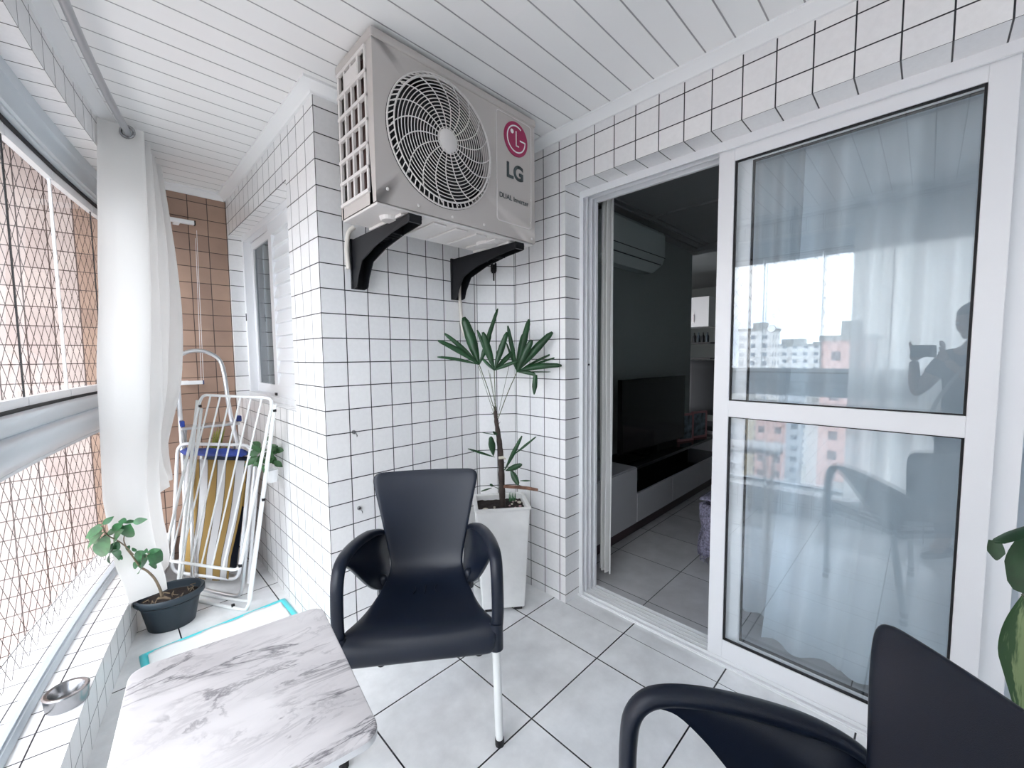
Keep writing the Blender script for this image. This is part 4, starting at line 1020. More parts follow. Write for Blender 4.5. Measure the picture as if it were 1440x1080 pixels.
for p in (TR_+Vector((.0, -.01, -.06)), TL+Vector((-.01, -.01, -.06)), FR2+Vector((-.05, .09, .010)), FR2.lerp(c_, .55)+Vector((0, -.008, 0)), BR+Vector((0, -.01, .03))): b.box(p-Vector((.007, .007, .006)), p+Vector((.007, .007, .006)))
rp(b, 'hinge_rivets', black, rk)
# beach chairs
def beach(root, O, W, Lz, up_vec, m_fab, wdt, uvn, roll=True, nm='beach_chair'):
    pass
W = Vector((.6, -.8, 0))
bc = thing('beach_chair', 'folded aluminium beach chair with mustard and white striped fabric and blue headrest', 'beach chair', (.35, 2.80, 0))
tl, tr2, bl, br = Vector((.312, 3.02, .715)), Vector((.560, 2.69, .715)), Vector((.255, 2.98, .09)), Vector((.435, 2.70, .06))
b = MB(); rows = []; uvs = []
for j in range(21):
    f = j/20; a_ = tl.lerp(bl, f); c_ = tr2.lerp(br, f); row = []; uu = []
    dp = -.03*math.sin(math.pi*f*1.4)-(.10*max(0, f-.8)*2 if f > .8 else 0)
    for i in range(17):
        s = i/16; row.append(a_.lerp(c_, s)+Vector((.8, .6, 0))*(-dp*.5)+Vector((0, 0, -.03*math.sin(math.pi*s)*f)) ); uu.append((s*3.5+.1, f))
    rows.append(row); uvs.append(uu)
b.grid(rows, uvs=uvs); rp(b, 'striped_seat', stripes, bc, smooth=180, solid=.002)
b = MB(); h0, h1 = tl+Vector((-.01, .0, .045)), tr2+Vector((.0, 0, .045)); b.tube([h0.lerp(h1, k/12) for k in range(13)], [.008]+[.024+.003*math.sin(k*1.9) for k in range(11)]+[.010], 12, flat=.8); rp(b, 'headrest', blue_m, bc, smooth=60)
b = MB(); b.tube(roundrect(tl+Vector((-.02, .02, .09)), tr2+Vector((.02, -.02, .09)), br+Vector((.045, -.04, .0)), bl+Vector((-.03, .04, -.02)), .06), .0095, 8, cap=False); rp(b, 'frame', alu_w, bc, smooth=60)
g0 = Vector((.30, 2.86, .012)); g1 = Vector((.455, 2.58, .012))
b = MB(); b.tube([tl+Vector((.03, -.04, -.0))]+[g0+Vector((0, 0, .06))]+bez([g0+Vector((.01, -.01, 0)), g1+Vector((-.01, .01, 0)), g1+Vector((.02, -.03, .05))], 4)+[tr2+Vector((.02, -.10, .05))], .0095, 8); rp(b, 'leg_frame', alu, bc, smooth=60)
bc2 = thing('beach_chair', 'second folded beach chair, dark blue with a mustard edge, behind the striped one', 'beach chair', (.50, 2.95, 0))
a_, c_, d_, e_ = Vector((.43, 3.17, .70)), Vector((.61, 2.86, .70)), Vector((.50, 2.82, .06)), Vector((.36, 3.10, .06))
b = MB(); rows = [[a_.lerp(e_, j/10).lerp(c_.lerp(d_, j/10), i/8) for i in range(9)] for j in range(11)]; b.grid(rows); rp(b, 'fabric', mat('dark_blue_fabric', (.015, .025, .05), .85), bc2, smooth=180, solid=.002)
b = MB(); b.tube(roundrect(a_+Vector((-.01, .01, .03)), c_+Vector((.01, -.02, .03)), d_+Vector((.01, -.02, -.03)), e_, .04), .010, 8, cap=False); rp(b, 'frame', alu_w, bc2, smooth=60)
b = MB(); b.tube([c_+Vector((.0, -.10, -.03)), c_.lerp(d_, .5)+Vector((.02, -.11, 0)), d_+Vector((.01, -.09, -.04))], .010, 8); b.tube([c_+Vector((.01, -.16, .02)), d_+Vector((.03, -.14, -.045))], .009, 8); rp(b, 'leg', alu_w, bc2, smooth=60)
b = MB(); b.box(Vector((.545, 2.80, .42)), Vector((.572, 2.83, .56))); rp(b, 'yellow_patch', mat('mustard_cloth', (.45, .28, .06), .85), bc2, bevel=.01)
# step ladder
ld = thing('step_ladder', 'small aluminium step ladder with arched handle leaning on the peach wall', 'ladder', (.42, 3.2, 0))
def LP(x, y, yy): return P('y', yy, x, y)
arch = bez([Vector((.318, 3.10, .60)), Vector((.322, 3.15, .9)), Vector((.325, 3.19, 1.19)), LP(247, 507, 3.22), LP(258, 497, 3.22), LP(275, 493, 3.22), LP(293, 496, 3.22), LP(309, 507, 3.22), LP(316, 530, 3.20), LP(320, 560, 3.18), LP(326, 592, 3.15), Vector((.612, 3.10, .60)), Vector((.635, 3.02, .02))], 4)
b = MB(); b.tube(arch, .0125, 10); b.tube([Vector((.318, 3.10, .60)), Vector((.29, 3.02, .02))], .0125, 8); rp(b, 'handle_frame', alu, ld, smooth=60)
for zz, yy in ((.885, 3.10), (.60, 3.06), (.31, 3.02)):
    b = MB(); b.box((.315, yy-.035, zz-.012), (.610, yy+.075, zz+.004)); rp(b, 'tread', alu, ld, bevel=.003)
for q in ((.590, .618), (.312, .332)): b = MB(); b.box((q[0], 3.06, .895), (q[1], 3.11, .93)); rp(b, 'hinge_block', blue_m, ld, bevel=.003)
b = MB(); b.tube([(.59, 3.14, .88), (.60, 3.26, .40), (.615, 3.30, .02)], .010, 8); b.tube([(.34, 3.14, .88), (.33, 3.26, .40), (.32, 3.30, .02)], .010, 8); rp(b, 'rear_leg', alu, ld, smooth=60)
# plants in the corner
def leaf_cluster(name, label, c, n, size, m, spread, potm=None):
    o = thing(name, label, 'plant', c)
    for k in range(n):
        b = MB(); a = random.uniform(0, 6.28); e = random.uniform(-.5, .9); d = Vector((math.cos(a)*math.cos(e), math.sin(a)*math.cos(e), math.sin(e)))
        p = Vector(c)+Vector((d.x*spread[0], d.y*spread[1], d.z*spread[2]))*random.uniform(.3, 1)
        oleaf(b, p, p+(d+Vector((0, 0, -.4))).normalized()*size*random.uniform(.7, 1.2), size*.55, (CAM-p).normalized()+Vector((random.uniform(-.6, .6), random.uniform(-.6, .6), random.uniform(0, .6))))
        q = b.build('leaf', m, smooth=60); q.parent = o; q.matrix_parent_inverse = Matrix.Translation(o.location).inverted()
    return o
hp = leaf_cluster('trailing_plant', 'small green trailing plant in a white wall pot behind the drying rack', tuple(P('x', .590, 374, 641)), 42, .060, leaf_m, (.045, .10, .10))
b = MB(); WPp = P('x', .605, 382, 652); b.lathe([(0, -.095), (.024, -.095), (.030, -.03), (.032, -.03), (.027, -.04)], (WPp.x, WPp.y, WPp.z), 24); q = b.build('wall_pot', white_pvc, smooth=40); q.parent = hp; q.matrix_parent_inverse = Matrix.Translation(hp.location).inverted()
yp = thing('dry_reed_plant', 'yellow-green reedy leaves standing behind the beach chairs', 'plant', (.42, 3.20, .55))
for k in range(9):
    b = MB(); p = Vector((.40+.012*k*.5, 3.17, .45)); blade(b, p, p+Vector((.05+.008*k, random.uniform(-.02, .02), .36+random.uniform(-.1, .05))), .016, .02); q = b.build('leaf', leaf_y, smooth=60); q.parent = yp; q.matrix_parent_inverse = Matrix.Translation(yp.location).inverted()
b = MB(); b.lathe([(0, 0), (.05, 0), (.06, .18), (.055, .18), (.05, .16), (0, .16)], (.43, 3.19, 0), 20); b.tube([(.43, 3.19, .14), (.42, 3.18, .47)], .008, 6); q = b.build('stem_and_pot', pot_m, smooth=40); q.parent = yp; q.matrix_parent_inverse = Matrix.Translation(yp.location).inverted()
# clothes-airer brackets on the peach wall, with cords
for (px, py, lb) in ((273, 314, 'white clothes-airer bar near the ceiling on the peach wall'), (285, 537.5, 'white clothes-airer bar lower on the peach wall behind the ladder')):
    p = P('y', 3.30, px, py); o = thing('airer_bar', lb, 'clothes airer bar', (p.x-.2, 3.33, p.z))
    b = MB(); b.box((.10, 3.285, p.z-.012), (p.x, 3.315, p.z+.012)); rp(b, 'bar', white_pvc, o, bevel=.004)
    b = MB(); b.box((p.x-.001, 3.284, p.z-.013), (p.x+.006, 3.316, p.z+.013)); rp(b, 'end_cap', mat('blue_cap', (.05, .06, .15), .5) if py > 400 else rubber, o)
    b = MB(); b.box((p.x-.10, 3.31, p.z-.012), (p.x-.07, YP, p.z+.012)).box((.16, 3.31, p.z-.012), (.19, YP, p.z+.012)); rp(b, 'wall_mount', white_pvc, o)
b = MB()
p0, p1 = P('y', 3.30, 275, 335), P('y', 3.30, 283, 535); b.tube([p0, p1], .0012, 5); b.tube([p0+Vector((.008, 0, .05)), p1+Vector((.012, 0, 0))], .0012, 5)
rp(b, 'cord', white_pvc, o)

# ------------------------------------------------------------------ variegated plant at the right edge
VX = 1.30
dv = thing('variegated_plant', 'variegated broad-leaved plant entering at the right edge behind the near chair', 'plant', (VX, -.34, 0))
def VP(x, y, d=0): return P('x', VX+d, x, y)
b = MB(); blade(b, VP(1464, 738, .02), VP(1397, 762, -.02), .036, .03, (-.3, .5, .9), tipw=.6, base=.8); rp(b, 'leaf', leaf_d, dv, smooth=60)
b = MB(); blade(b, VP(1398, 760, -.02), VP(1401, 788, -.03), .026, .0, (-.9, .4, .2), tipw=.2, base=.7); rp(b, 'leaf_tip', leaf_d, dv, smooth=60)
b = MB(); blade(b, VP(1454, 752, .02), VP(1432, 832, .0), .062, .0, (-.9, .4, .2), tipw=.5, base=.5); rp(b, 'leaf', leaf_d, dv, smooth=60)
b = MB(); blade(b, VP(1446, 835, .0), VP(1437, 1006, -.04), .082, .0, (-.9, .3, .15), tipw=.25, base=.15, n=16, fold=.5); rp(b, 'leaf', varieg, dv, smooth=60)
b = MB(); b.tube(bez([(VX+.02, -.36, .12), (VX+.01, -.34, .5), VP(1446, 835, .0)], 5), .011, 8); b.tube(bez([(VX+.01, -.345, .5), VP(1455, 745, .02)], 4), .006, 8); rp(b, 'stem', petiole, dv, smooth=60)
b = MB(); b.lathe([(0, 0), (.09, 0), (.12, .2), (.13, .2), (.13, .22), (.12, .22), (.115, .17), (0, .17)], (VX+.02, -.38, 0), 32); rp(b, 'pot', pot_m, dv, smooth=40)

# ================================================================== LIVING ROOM
YW = 1.80
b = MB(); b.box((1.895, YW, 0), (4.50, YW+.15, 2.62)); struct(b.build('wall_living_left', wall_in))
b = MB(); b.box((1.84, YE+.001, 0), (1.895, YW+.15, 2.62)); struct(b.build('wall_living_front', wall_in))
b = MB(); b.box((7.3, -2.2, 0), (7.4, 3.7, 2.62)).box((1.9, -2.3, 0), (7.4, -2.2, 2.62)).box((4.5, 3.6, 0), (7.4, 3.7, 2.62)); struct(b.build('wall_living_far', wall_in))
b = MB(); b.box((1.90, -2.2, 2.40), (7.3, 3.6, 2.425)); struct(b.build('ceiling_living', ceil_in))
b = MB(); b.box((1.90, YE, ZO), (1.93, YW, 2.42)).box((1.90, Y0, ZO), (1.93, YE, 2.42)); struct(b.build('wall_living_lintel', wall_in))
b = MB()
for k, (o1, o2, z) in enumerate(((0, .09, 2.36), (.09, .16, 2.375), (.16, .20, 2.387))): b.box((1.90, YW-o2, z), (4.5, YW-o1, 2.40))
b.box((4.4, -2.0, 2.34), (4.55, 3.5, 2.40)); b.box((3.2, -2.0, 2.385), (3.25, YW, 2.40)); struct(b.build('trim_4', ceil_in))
# split unit
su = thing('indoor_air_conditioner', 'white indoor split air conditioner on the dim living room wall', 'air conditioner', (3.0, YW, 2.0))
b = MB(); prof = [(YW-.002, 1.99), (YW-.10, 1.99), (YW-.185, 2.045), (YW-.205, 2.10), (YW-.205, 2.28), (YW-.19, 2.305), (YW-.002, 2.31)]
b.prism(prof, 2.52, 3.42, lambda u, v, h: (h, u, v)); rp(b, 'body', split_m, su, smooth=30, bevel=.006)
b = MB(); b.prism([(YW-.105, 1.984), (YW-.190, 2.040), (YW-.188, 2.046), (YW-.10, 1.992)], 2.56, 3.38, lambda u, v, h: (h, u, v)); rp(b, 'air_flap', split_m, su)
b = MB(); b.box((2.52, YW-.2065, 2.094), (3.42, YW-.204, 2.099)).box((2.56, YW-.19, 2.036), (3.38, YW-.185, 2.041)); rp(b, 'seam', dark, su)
# TV rack
rkt = thing('tv_rack', 'long low white TV rack with black glass top along the living room wall', 'TV rack', (3.3, 1.6, 0))
yf = 1.405
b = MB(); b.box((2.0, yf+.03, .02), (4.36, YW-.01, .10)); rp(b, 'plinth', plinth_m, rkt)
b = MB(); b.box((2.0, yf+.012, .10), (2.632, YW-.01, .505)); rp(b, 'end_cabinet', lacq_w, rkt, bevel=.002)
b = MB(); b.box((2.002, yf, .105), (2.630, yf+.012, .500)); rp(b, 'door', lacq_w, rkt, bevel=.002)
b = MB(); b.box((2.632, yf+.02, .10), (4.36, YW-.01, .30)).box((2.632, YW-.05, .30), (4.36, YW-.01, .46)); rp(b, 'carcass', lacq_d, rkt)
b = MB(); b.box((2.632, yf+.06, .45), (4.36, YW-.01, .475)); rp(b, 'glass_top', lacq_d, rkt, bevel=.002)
for k in range(3):
    xa = 2.640+k*.575; b = MB(); b.box((xa, yf, .105), (xa+.568, yf+.018, .312)); rp(b, 'drawer', lacq_w, rkt, bevel=.002)
b = MB(); b.box((4.36, yf, .10), (4.40, YW-.01, .50)); rp(b, 'end_panel', lacq_w, rkt)
tv = thing('television', 'large black flat television standing on the TV rack', 'television', (3.25, 1.6, .475))
b = MB(); TVM = Matrix.Translation((3.30, 1.615, 0)) @ Matrix.Rotation(R(-4), 4, 'Z')
b.box((-.50, -.02, .52), (.50, .02, 1.10), TVM); rp(b, 'screen_body', tv_m, tv, bevel=.004)
b = MB(); b.box((-.485, -.0215, .54), (.485, -.0195, 1.085), TVM); rp(b, 'screen', lacq_d, tv)
b = MB(); b.box((-.04, -.015, .48), (.04, .015, .54), TVM); b.box((-.22, -.10, .475), (.22, .10, .487), TVM); rp(b, 'stand', tv_m, tv)
b = MB(); b.box((2.70, 1.50, .315), (2.83, 1.62, .42)); 
tag(b.build('acrylic_box', block_m, bevel=.004), 'small clear box on the lower shelf of the TV rack', 'box')
b = MB(); b.box((2.72, 1.52, .302), (2.81, 1.60, .318)); tag(b.build('pale_tray', lacq_w), 'pale tray under the clear box on the rack shelf', 'tray')
for k, (x, y, lb) in enumerate(((3.87, 1.58, 'left of two pink framed pictures on the TV rack'), (4.12, 1.55, 'right of two pink framed pictures on the TV rack'))):
    o = thing('picture_frame', lb, 'picture frame', (x, y, .475), R(-20), 'pink picture frames')
    b = MB(); b.box((-.10, -.008, 0), (-.08, .008, .26)).box((.08, -.008, 0), (.10, .008, .26)).box((-.10, -.008, 0), (.10, .008, .02)).box((-.10, -.008, .24), (.10, .008, .26)); b.build('frame', photo_m, o)
    b = MB(); b.box((-.08, -.003, .02), (.08, .003, .24)); b.build('picture', mat('dark_picture_%s' % 'ab'[k], (.10, .13, .15), .5, var=(20, .9)), o)
# desk chair silhouette, kitchen beyond
kc = thing('kitchen_cabinet', 'white kitchen wall cabinet glimpsed beyond the living room', 'cabinet', (5.6, 2.2, 1.65))
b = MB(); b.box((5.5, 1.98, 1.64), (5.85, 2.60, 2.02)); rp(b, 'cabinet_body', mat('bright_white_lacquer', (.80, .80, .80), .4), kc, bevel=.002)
b = MB(); b.box((5.485, 2.16, 1.70), (5.495, 2.17, 1.80)); rp(b, 'handle', steel, kc)
for z, lb in ((1.42, 'upper dark shelf with small bottles beyond the living room'), (1.22, 'lower dark shelf beyond the living room')):
    b = MB(); b.box((5.5, 1.95, z), (5.75, 2.6, z+.02)); tag(b.build('wall_shelf', black), lb, 'shelf')
b = MB(); b.box((5.6, 1.95, .80), (5.9, 2.6, 1.16)); tag(b.build('backsplash_panel', lacq_w), 'pale kitchen splashback panel below the dark shelves', 'panel')
for k in range(4):
    b = MB(); b.lathe([(0, 0), (.022, 0), (.022, .08), (.009, .10), (.009, .13), (0, .13)], (5.58, 2.02+.055*k, 1.44), 14); tag(b.build('bottle', black if k % 2 else pot_m, smooth=40), 'small dark bottle on the upper kitchen shelf', 'bottle', 'bottles on the kitchen shelf')
dc = thing('desk_chair', 'dark desk chair beyond the television, mostly hidden by the door stile', 'chair', (4.75, 1.75, 0))
b = MB(); b.grid([[(4.72+.03*math.sin(j*.5), 1.60+.045*i-.0, .62+.10*j) for i in range(8)] for j in range(7)]); rp(b, 'backrest', rubber, dc, smooth=60, solid=.03)
b = MB(); b.box((4.55, 1.55, .46), (4.95, 1.95, .52)); rp(b, 'seat', rubber, dc, bevel=.02)
b = MB(); b.tube([(4.75, 1.75, .05), (4.75, 1.75, .46)], .025, 10)
for k in range(5): a = 2*math.pi*k/5; b.tube([(4.75, 1.75, .08), (4.75+.25*math.cos(a), 1.75+.25*math.sin(a), .035)], .016, 8)
rp(b, 'base', black, dc, smooth=60)
b = MB(); b.tube(bez([(4.60, 1.56, .50), (4.58, 1.54, .70), (4.70, 1.60, .74)], 4), .015, 8); rp(b, 'armrest', black, dc, smooth=60)
# sofa with fringed throw
sf = thing('sofa', 'pale sofa end behind the sliding door', 'sofa', (3.4, .45, 0))
b = MB(); b.box((2.54, .10, .06), (4.4, .86, .42)); rp(b, 'seat_base', sofa_m, sf, bevel=.04)
b = MB(); b.box((2.54, -.1, .06), (4.4, .12, .80)); rp(b, 'backrest', sofa_m, sf, bevel=.04)
th = thing('fringed_throw', 'grey-lilac fringed wool throw hanging over the sofa end', 'throw', (2.5, .88, .1))
b = MB(); rows = []
for j in range(13):
    z = .10+.30*j/12; rows.append([(2.49+.02*math.sin(i*1.3+j*.3)-.03*math.sin(math.pi*j/12), .58+.33*i/14+.012*math.sin(j*.8), z) for i in range(15)])
b.grid(rows); b.grid([[(2.50+.7*i/8, .915+.012*math.sin(i*2+j), .13+.27*j/8) for i in range(9)] for j in range(9)])
b.grid([[(2.48+.72*i/10, .56+.36*j/8, .435+.006*math.sin(i*3+j*2)) for i in range(11)] for j in range(9)])
rp(b, 'cloth', throw_m, th, smooth=180, solid=.012)
b = MB()
for k in range(80):
    if k < 40: p = Vector((2.488+random.uniform(-.01, .01), .58+.34*k/40, .105))
    else: p = Vector((2.50+.45*(k-40)/40, .922, .135))
    b.tube([p, p+Vector((random.uniform(-.02, .01), random.uniform(-.01, .02), -.02)), p+Vector((random.uniform(-.03, .01), random.uniform(-.01, .03), -.045))], .0022, 4)
fr = rp(b, 'fringe', throw_m, th); fr['kind'] = 'stuff'
# indoor curtains
def indoor_curtain(label, x, ya, yb, nf, amp, z0, seed, flare=0, m=None):
    o = thing('voile_curtain', label, 'curtain', (x, (ya+yb)/2, z0))
    def pfn(s, f): return Vector((x, ya+(yb-ya)*s+flare*f*f*(1-s), 0)), Vector((0, 1 if yb > ya else -1, 0))
    b = MB(); b.grid(curtain_grid(pfn, nf, amp, z0, 2.36, nf*22, 20, lambda s, f: 0, seed)); rp(b, 'cloth', m or sheer_in, o, smooth=180)
indoor_curtain('narrow white indoor curtain gathered at the left jamb of the open door', 1.958, 1.272, 1.196, 3, .018, .075, 11, 0, sheer)
indoor_curtain('wide white voile curtain behind the closed door leaves', 2.01, .37, -1.75, 12, .035, .035, 12, .10)
indoor_curtain('thin white voile curtain edge hanging further left behind the door leaf', 2.07, .60, .34, 3, .018, .10, 13)

# ================================================================== PERSON (seen reflected in the door glass)
per = thing('person', 'person in dark clothes holding up a phone to take the photograph, reflected in the door', 'person', (-.02, -.28, 0))
phc = CAM-FW*.016-RT*.045                      # phone centre, lens near its right end
ph = thing('phone', 'dark phone held sideways in both hands by the person', 'phone', tuple(phc))
b = MB(); Mp = Matrix(((RT.x, UP.x, FW.x, phc.x), (RT.y, UP.y, FW.y, phc.y), (RT.z, UP.z, FW.z, phc.z), (0, 0, 0, 1)))
b.prism(rounded(.158, .076, .010), -.0045, .0045, lambda u, v, h: Mp @ Vector((u, v, h))); rp(b, 'body', phone_m, ph, bevel=.001)
def skinmesh(name, verts, edges, m, root, sub=2):
    me = bpy.data.meshes.new(name); me.from_pydata([v[0] for v in verts], edges, []); o = bpy.data.objects.new(name, me); COL.objects.link(o)
    o.modifiers.new('skin', 'SKIN'); sv = me.skin_vertices[0].data
    for i, v in enumerate(verts): r = v[1]; sv[i].radius = r if isinstance(r, tuple) else (r, r)
    sv[0].use_root = True
    md = o.modifiers.new('sub', 'SUBSURF'); md.levels = sub; md.render_levels = sub
    dg = bpy.context.evaluated_depsgraph_get(); me2 = bpy.data.meshes.new_from_object(o.evaluated_get(dg)); bpy.data.objects.remove(o)
    me2.name = name; me2.materials.clear(); me2.materials.append(m); me2.shade_smooth()
    q = bpy.data.objects.new(name, me2); COL.objects.link(q); q.parent = root; q.matrix_parent_inverse = Matrix.Translation(root.location).inverted(); return q
B = Vector((-.045, -.205, 0)); fwd = Vector((.86, .51, 0)); lef = Vector((-.51, .86, 0))
def bp(f, l, z): return B+fwd*f+lef*l+Vector((0, 0, z))
HL = phc-RT*.080-FW*.020+Vector((0, 0, -.035)); HR = phc+RT*.085-FW*.030+Vector((0, 0, -.035))
EL = Vector((-.10, .05, 1.015)); ER = Vector((.09, -.27, 1.03))
verts = [(bp(0, 0, .86), (.125, .155)), (bp(0, 0, 1.00), (.10, .125)), (bp(.0, 0, 1.15), (.105, .14)), (bp(-.01, 0, 1.27), (.075, .10)), (bp(0, 0, 1.335), .048), (bp(.01, 0, 1.39), .046),
         (bp(-.01, .135, 1.255), .052), (EL, .040), (HL+(EL-HL)*.22, .026), (HL+(EL-HL)*.10, .024),
         (bp(-.01, -.135, 1.255), .052), (ER, .040), (HR+(ER-HR)*.22, .026), (HR+(ER-HR)*.10, .024),
         (bp(0, .085, .78), .082), (bp(.02, .09, .46), .056), (bp(0, .095, .10), .036), (bp(0, -.085, .78), .082), (bp(.02, -.09, .46), .056), (bp(0, -.095, .10), .036),
         (bp(.10, .10, .035), (.034, .024)), (bp(.10, -.10, .035), (.034, .024))]
edges = [(0, 1), (1, 2), (2, 3), (3, 4), (4, 5), (3, 6), (6, 7), (7, 8), (8, 9), (3, 10), (10, 11), (11, 12), (12, 13), (0, 14), (14, 15), (15, 16), (0, 17), (17, 18), (18, 19), (16, 20), (19, 21)]
skinmesh('body', verts, edges, skin, per)
# head: shaped sphere with nose, brow, chin, ears
hc = bp(.015, .01, 1.462); b = MB(); rows = []
look = (Vector((.80, .58, -.16))).normalized(); hs = Vector((0, 0, 1)).cross(look).normalized(); hu = look.cross(hs)
for j in range(25):
    th_ = math.pi*j/24; row = []
    for i in range(32):
        a = 2*math.pi*i/32; x, y, z = math.sin(th_)*math.cos(a), math.sin(th_)*math.sin(a), math.cos(th_)
        rx, ry, rz = .090, .074, .112
        jaw = max(0, -z)*.32; X_, Y_, Z_ = x*rx*(1-jaw*(.35 if x > 0 else 1)), y*ry*(1-jaw), z*rz
        if x > 0:
            X_ += .022*math.exp(-((y/.16)**2+((z+.08)/.20)**2)) + .006*math.exp(-((y/.3)**2+((z+.48)/.10)**2)) + .010*math.exp(-((y/.3)**2+((z+.80)/.15)**2))
            X_ -= .010*math.exp(-(((abs(y)-.38)/.16)**2+((z-.08)/.12)**2))
        row.append(hc+look*X_+hs*Y_+hu*Z_)
    rows.append(row)
b.grid(rows, True); rp(b, 'head', skin, per, smooth=180)
eye_m = mat('eye_white', (.6, .6, .6), .2)
for s in (-1, 1):
    b = MB(); c = hc+look*.078+hs*(s*.030)+hu*.008; b.v = [tuple(c+v*.0115) for v in icov]; b.f = list(icof); b.uv = [[(0, 0)]*3]*len(icof); rp(b, 'eye', eye_m, per, smooth=180)
b = MB(); rows = []                            # hair cap falling behind to a ponytail
for j in range(16):
    th_ = math.pi*.80*j/15; row = []
    for i in range(32):
        a = 2*math.pi*i/32; x, y, z = math.sin(th_)*math.cos(a), math.sin(th_)*math.sin(a), math.cos(th_)
        cut = 1.0 if not (x > .30 and z < .42) else .86
        row.append(hc+look*(x*.100*cut-.006)+hs*(y*.084*(1 if cut == 1 else .95))+hu*(z*.122*cut+.004))
    rows.append(row)
b.grid(rows, True); b.tube(bez([hc-look*.09, hc-look*.125-hu*.05, hc-look*.12-hu*.14, hc-look*.10-hu*.20], 4), [.034-.0016*k for k in range(13)], 10); rp(b, 'hair', hair, per, smooth=180)
# clothes
verts = [(bp(0, 0, .84), (.135, .165)), (bp(0, 0, 1.00), (.112, .138)), (bp(.0, 0, 1.15), (.117, .152)), (bp(-.01, 0, 1.268), (.086, .112)), (bp(-.005, 0, 1.325), .056),
         (bp(-.01, .135, 1.257), .062), (bp(-.01, .135, 1.257).lerp(EL, .55), .056), (bp(-.01, -.135, 1.257), .062), (bp(-.01, -.135, 1.257).lerp(ER, .55), .056)]
skinmesh('shirt', verts, [(0, 1), (1, 2), (2, 3), (3, 4), (3, 5), (5, 6), (3, 7), (7, 8)], shirt, per)
verts = [(bp(0, 0, .86), (.132, .162)), (bp(0, .085, .78), .092), (bp(.02, .09, .46), .066), (bp(0, .095, .12), .052), (bp(0, -.085, .78), .092), (bp(.02, -.09, .46), .066), (bp(0, -.095, .12), .052)]
skinmesh('trousers', verts, [(0, 1), (1, 2), (2, 3), (0, 4), (4, 5), (5, 6)], jeans, per)
b = MB(); b.tube(bez([bp(-.10, -.10, 1.30), bp(.06, -.09, 1.31), bp(.118, .0, 1.18), bp(.125, .10, 1.0), bp(.06, .17, .88)], 6), .011, 6, flat=.25); rp(b, 'bag_strap', strap_m, per, smooth=60)
# hands: palm, four fingers over the phone's outer face edge, thumb
def hand(c, wrist, s):
    """c = palm centre at the phone end, s = -1 left end, +1 right end"""
    vs = [(wrist, (.024, .018)), (c, (.030, .015))]; es = [(0, 1)]
    out = RT*s
    for k in range(4):
        base = c+UP*(.030-.018*k)*1.0+out*.006+UP*.018; i0 = len(vs)
        l = (.040, .045, .042, .034)[k]
        vs += [(base, .010), (base+UP*l*.55+out*(.012-.004*k)+FW*.004, .0088), (base+UP*l*.95+out*(.010-.006*k)+FW*.012, .0080), (base+UP*l*1.15-out*(.004+.002*k)+FW*.016, .0068)]
        es += [(1, i0), (i0, i0+1), (i0+1, i0+2), (i0+2, i0+3)]
    i0 = len(vs); tb = c-out*.012-UP*.012-FW*.004
    vs += [(tb, .011), (tb-out*.022+UP*.004-FW*.004, .0098), (tb-out*.040+UP*.012-FW*.003, .0085)]; es += [(1, i0), (i0, i0+1), (i0+1, i0+2)]
    return skinmesh('hand', vs, es, skin, per, 2)
hand(HL, HL+(EL-HL)*.12, -1); hand(HR, HR+(ER-HR)*.12, 1)
for s in (-1, 1):
    b = MB(); rows = []
    for k in range(10):
        q = k/9; rr = .040*math.sin(math.pi*(.12+.80*q))**.5; rows.append([bp(-.06+.23*q, s*.098+.9*rr*math.cos(a), max(.0, .028+.030*math.sin(a)*(1-.45*q)+.0)) for a in [2*math.pi*i/12 for i in range(12)]])
    b.grid(rows, True); rp(b, 'shoe', rubber, per, smooth=60)

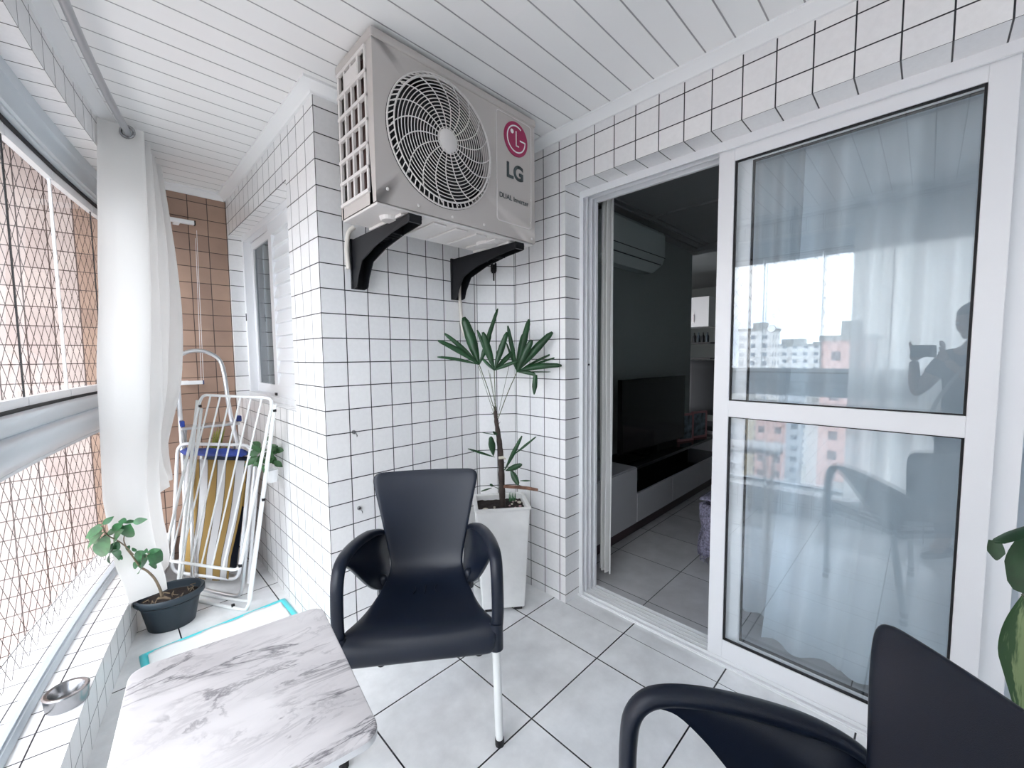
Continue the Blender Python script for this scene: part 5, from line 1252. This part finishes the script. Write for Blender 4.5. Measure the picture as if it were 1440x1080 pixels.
# ================================================================== THE CITY BEYOND THE GLAZING (reflected in the door)
b = MB(); b.face([(-900, -700, -46), (10, -700, -46), (10, 700, -46), (-900, 700, -46)]); struct(b.build('ground_far_below', mat('pale_streets', (.35, .34, .32), .9, var=(.05, .3))))
fac = [facade('cream_facade', (.62, .55, .43), (.16, .17, .18), 3.2, 3.0), facade('white_facade', (.74, .73, .72), (.22, .25, .29), 3.6, 3.0), facade('pink_facade', (.62, .42, .38), (.22, .18, .18), 2.8, 3.0), facade('grey_facade', (.42, .44, .47), (.12, .14, .17), 4.0, 3.1)]
def building(dist, ang_, wd, dp, top, m, label, group=None, rot=0):
    cx_, cy_ = -dist*math.cos(R(ang_)), dist*math.sin(R(ang_))
    o = thing('apartment_building', label, 'building', (cx_, cy_, -46), R(rot), group)
    b = MB(); h = top+46
    for (x0_, y0_, x1_, y1_, l) in ((-dp/2, -wd/2, -dp/2, wd/2, wd), (dp/2, -wd/2, dp/2, wd/2, wd), (-dp/2, -wd/2, dp/2, -wd/2, dp), (-dp/2, wd/2, dp/2, wd/2, dp)):
        b.face([(x0_, y0_, 0), (x1_, y1_, 0), (x1_, y1_, h), (x0_, y0_, h)], [(0, 0), (l, 0), (l, h), (0, h)])
    b.build('walls', m, o)
    b = MB(); b.box((-dp/2-.3, -wd/2-.3, h), (dp/2+.3, wd/2+.3, h+.8)); b.box((-dp/4, -wd/5, h+.8), (dp/6, wd/6, h+3)); b.build('roof', MATS['pale_streets'], o)
building(170, 14.6, 10, 12, 9.0, fac[1], 'slim white tower rising highest above the reflected skyline')
building(78, 6.2, 6, 7, 3.0, fac[2], 'pink block at the right end of the reflected skyline')
building(210, 11.2, 22, 12, 4.0, fac[1], 'broad white block on the skyline right of the slim tower')
building(240, 8.6, 16, 12, 3.2, fac[1], 'low pale block in the middle of the reflected skyline')
rb = random.Random(21)
for ri, (dist, n, lo, hi) in enumerate(((34, 5, -36, -26), (62, 7, -30, -16), (100, 8, -22, -8), (140, 9, -14, -4))):
    for k in range(n):
        ang_ = -8+38*(k+.5+rb.uniform(-.08, .08))/n; wd = R(38/n)*dist*rb.uniform(.55, .72)
        building(dist, ang_, wd, rb.uniform(8, 14), rb.uniform(lo, hi), fac[(k+ri) % 4], 'mid-height apartment block below the skyline, reflected in the door glass', 'apartment blocks below the skyline', -ang_)
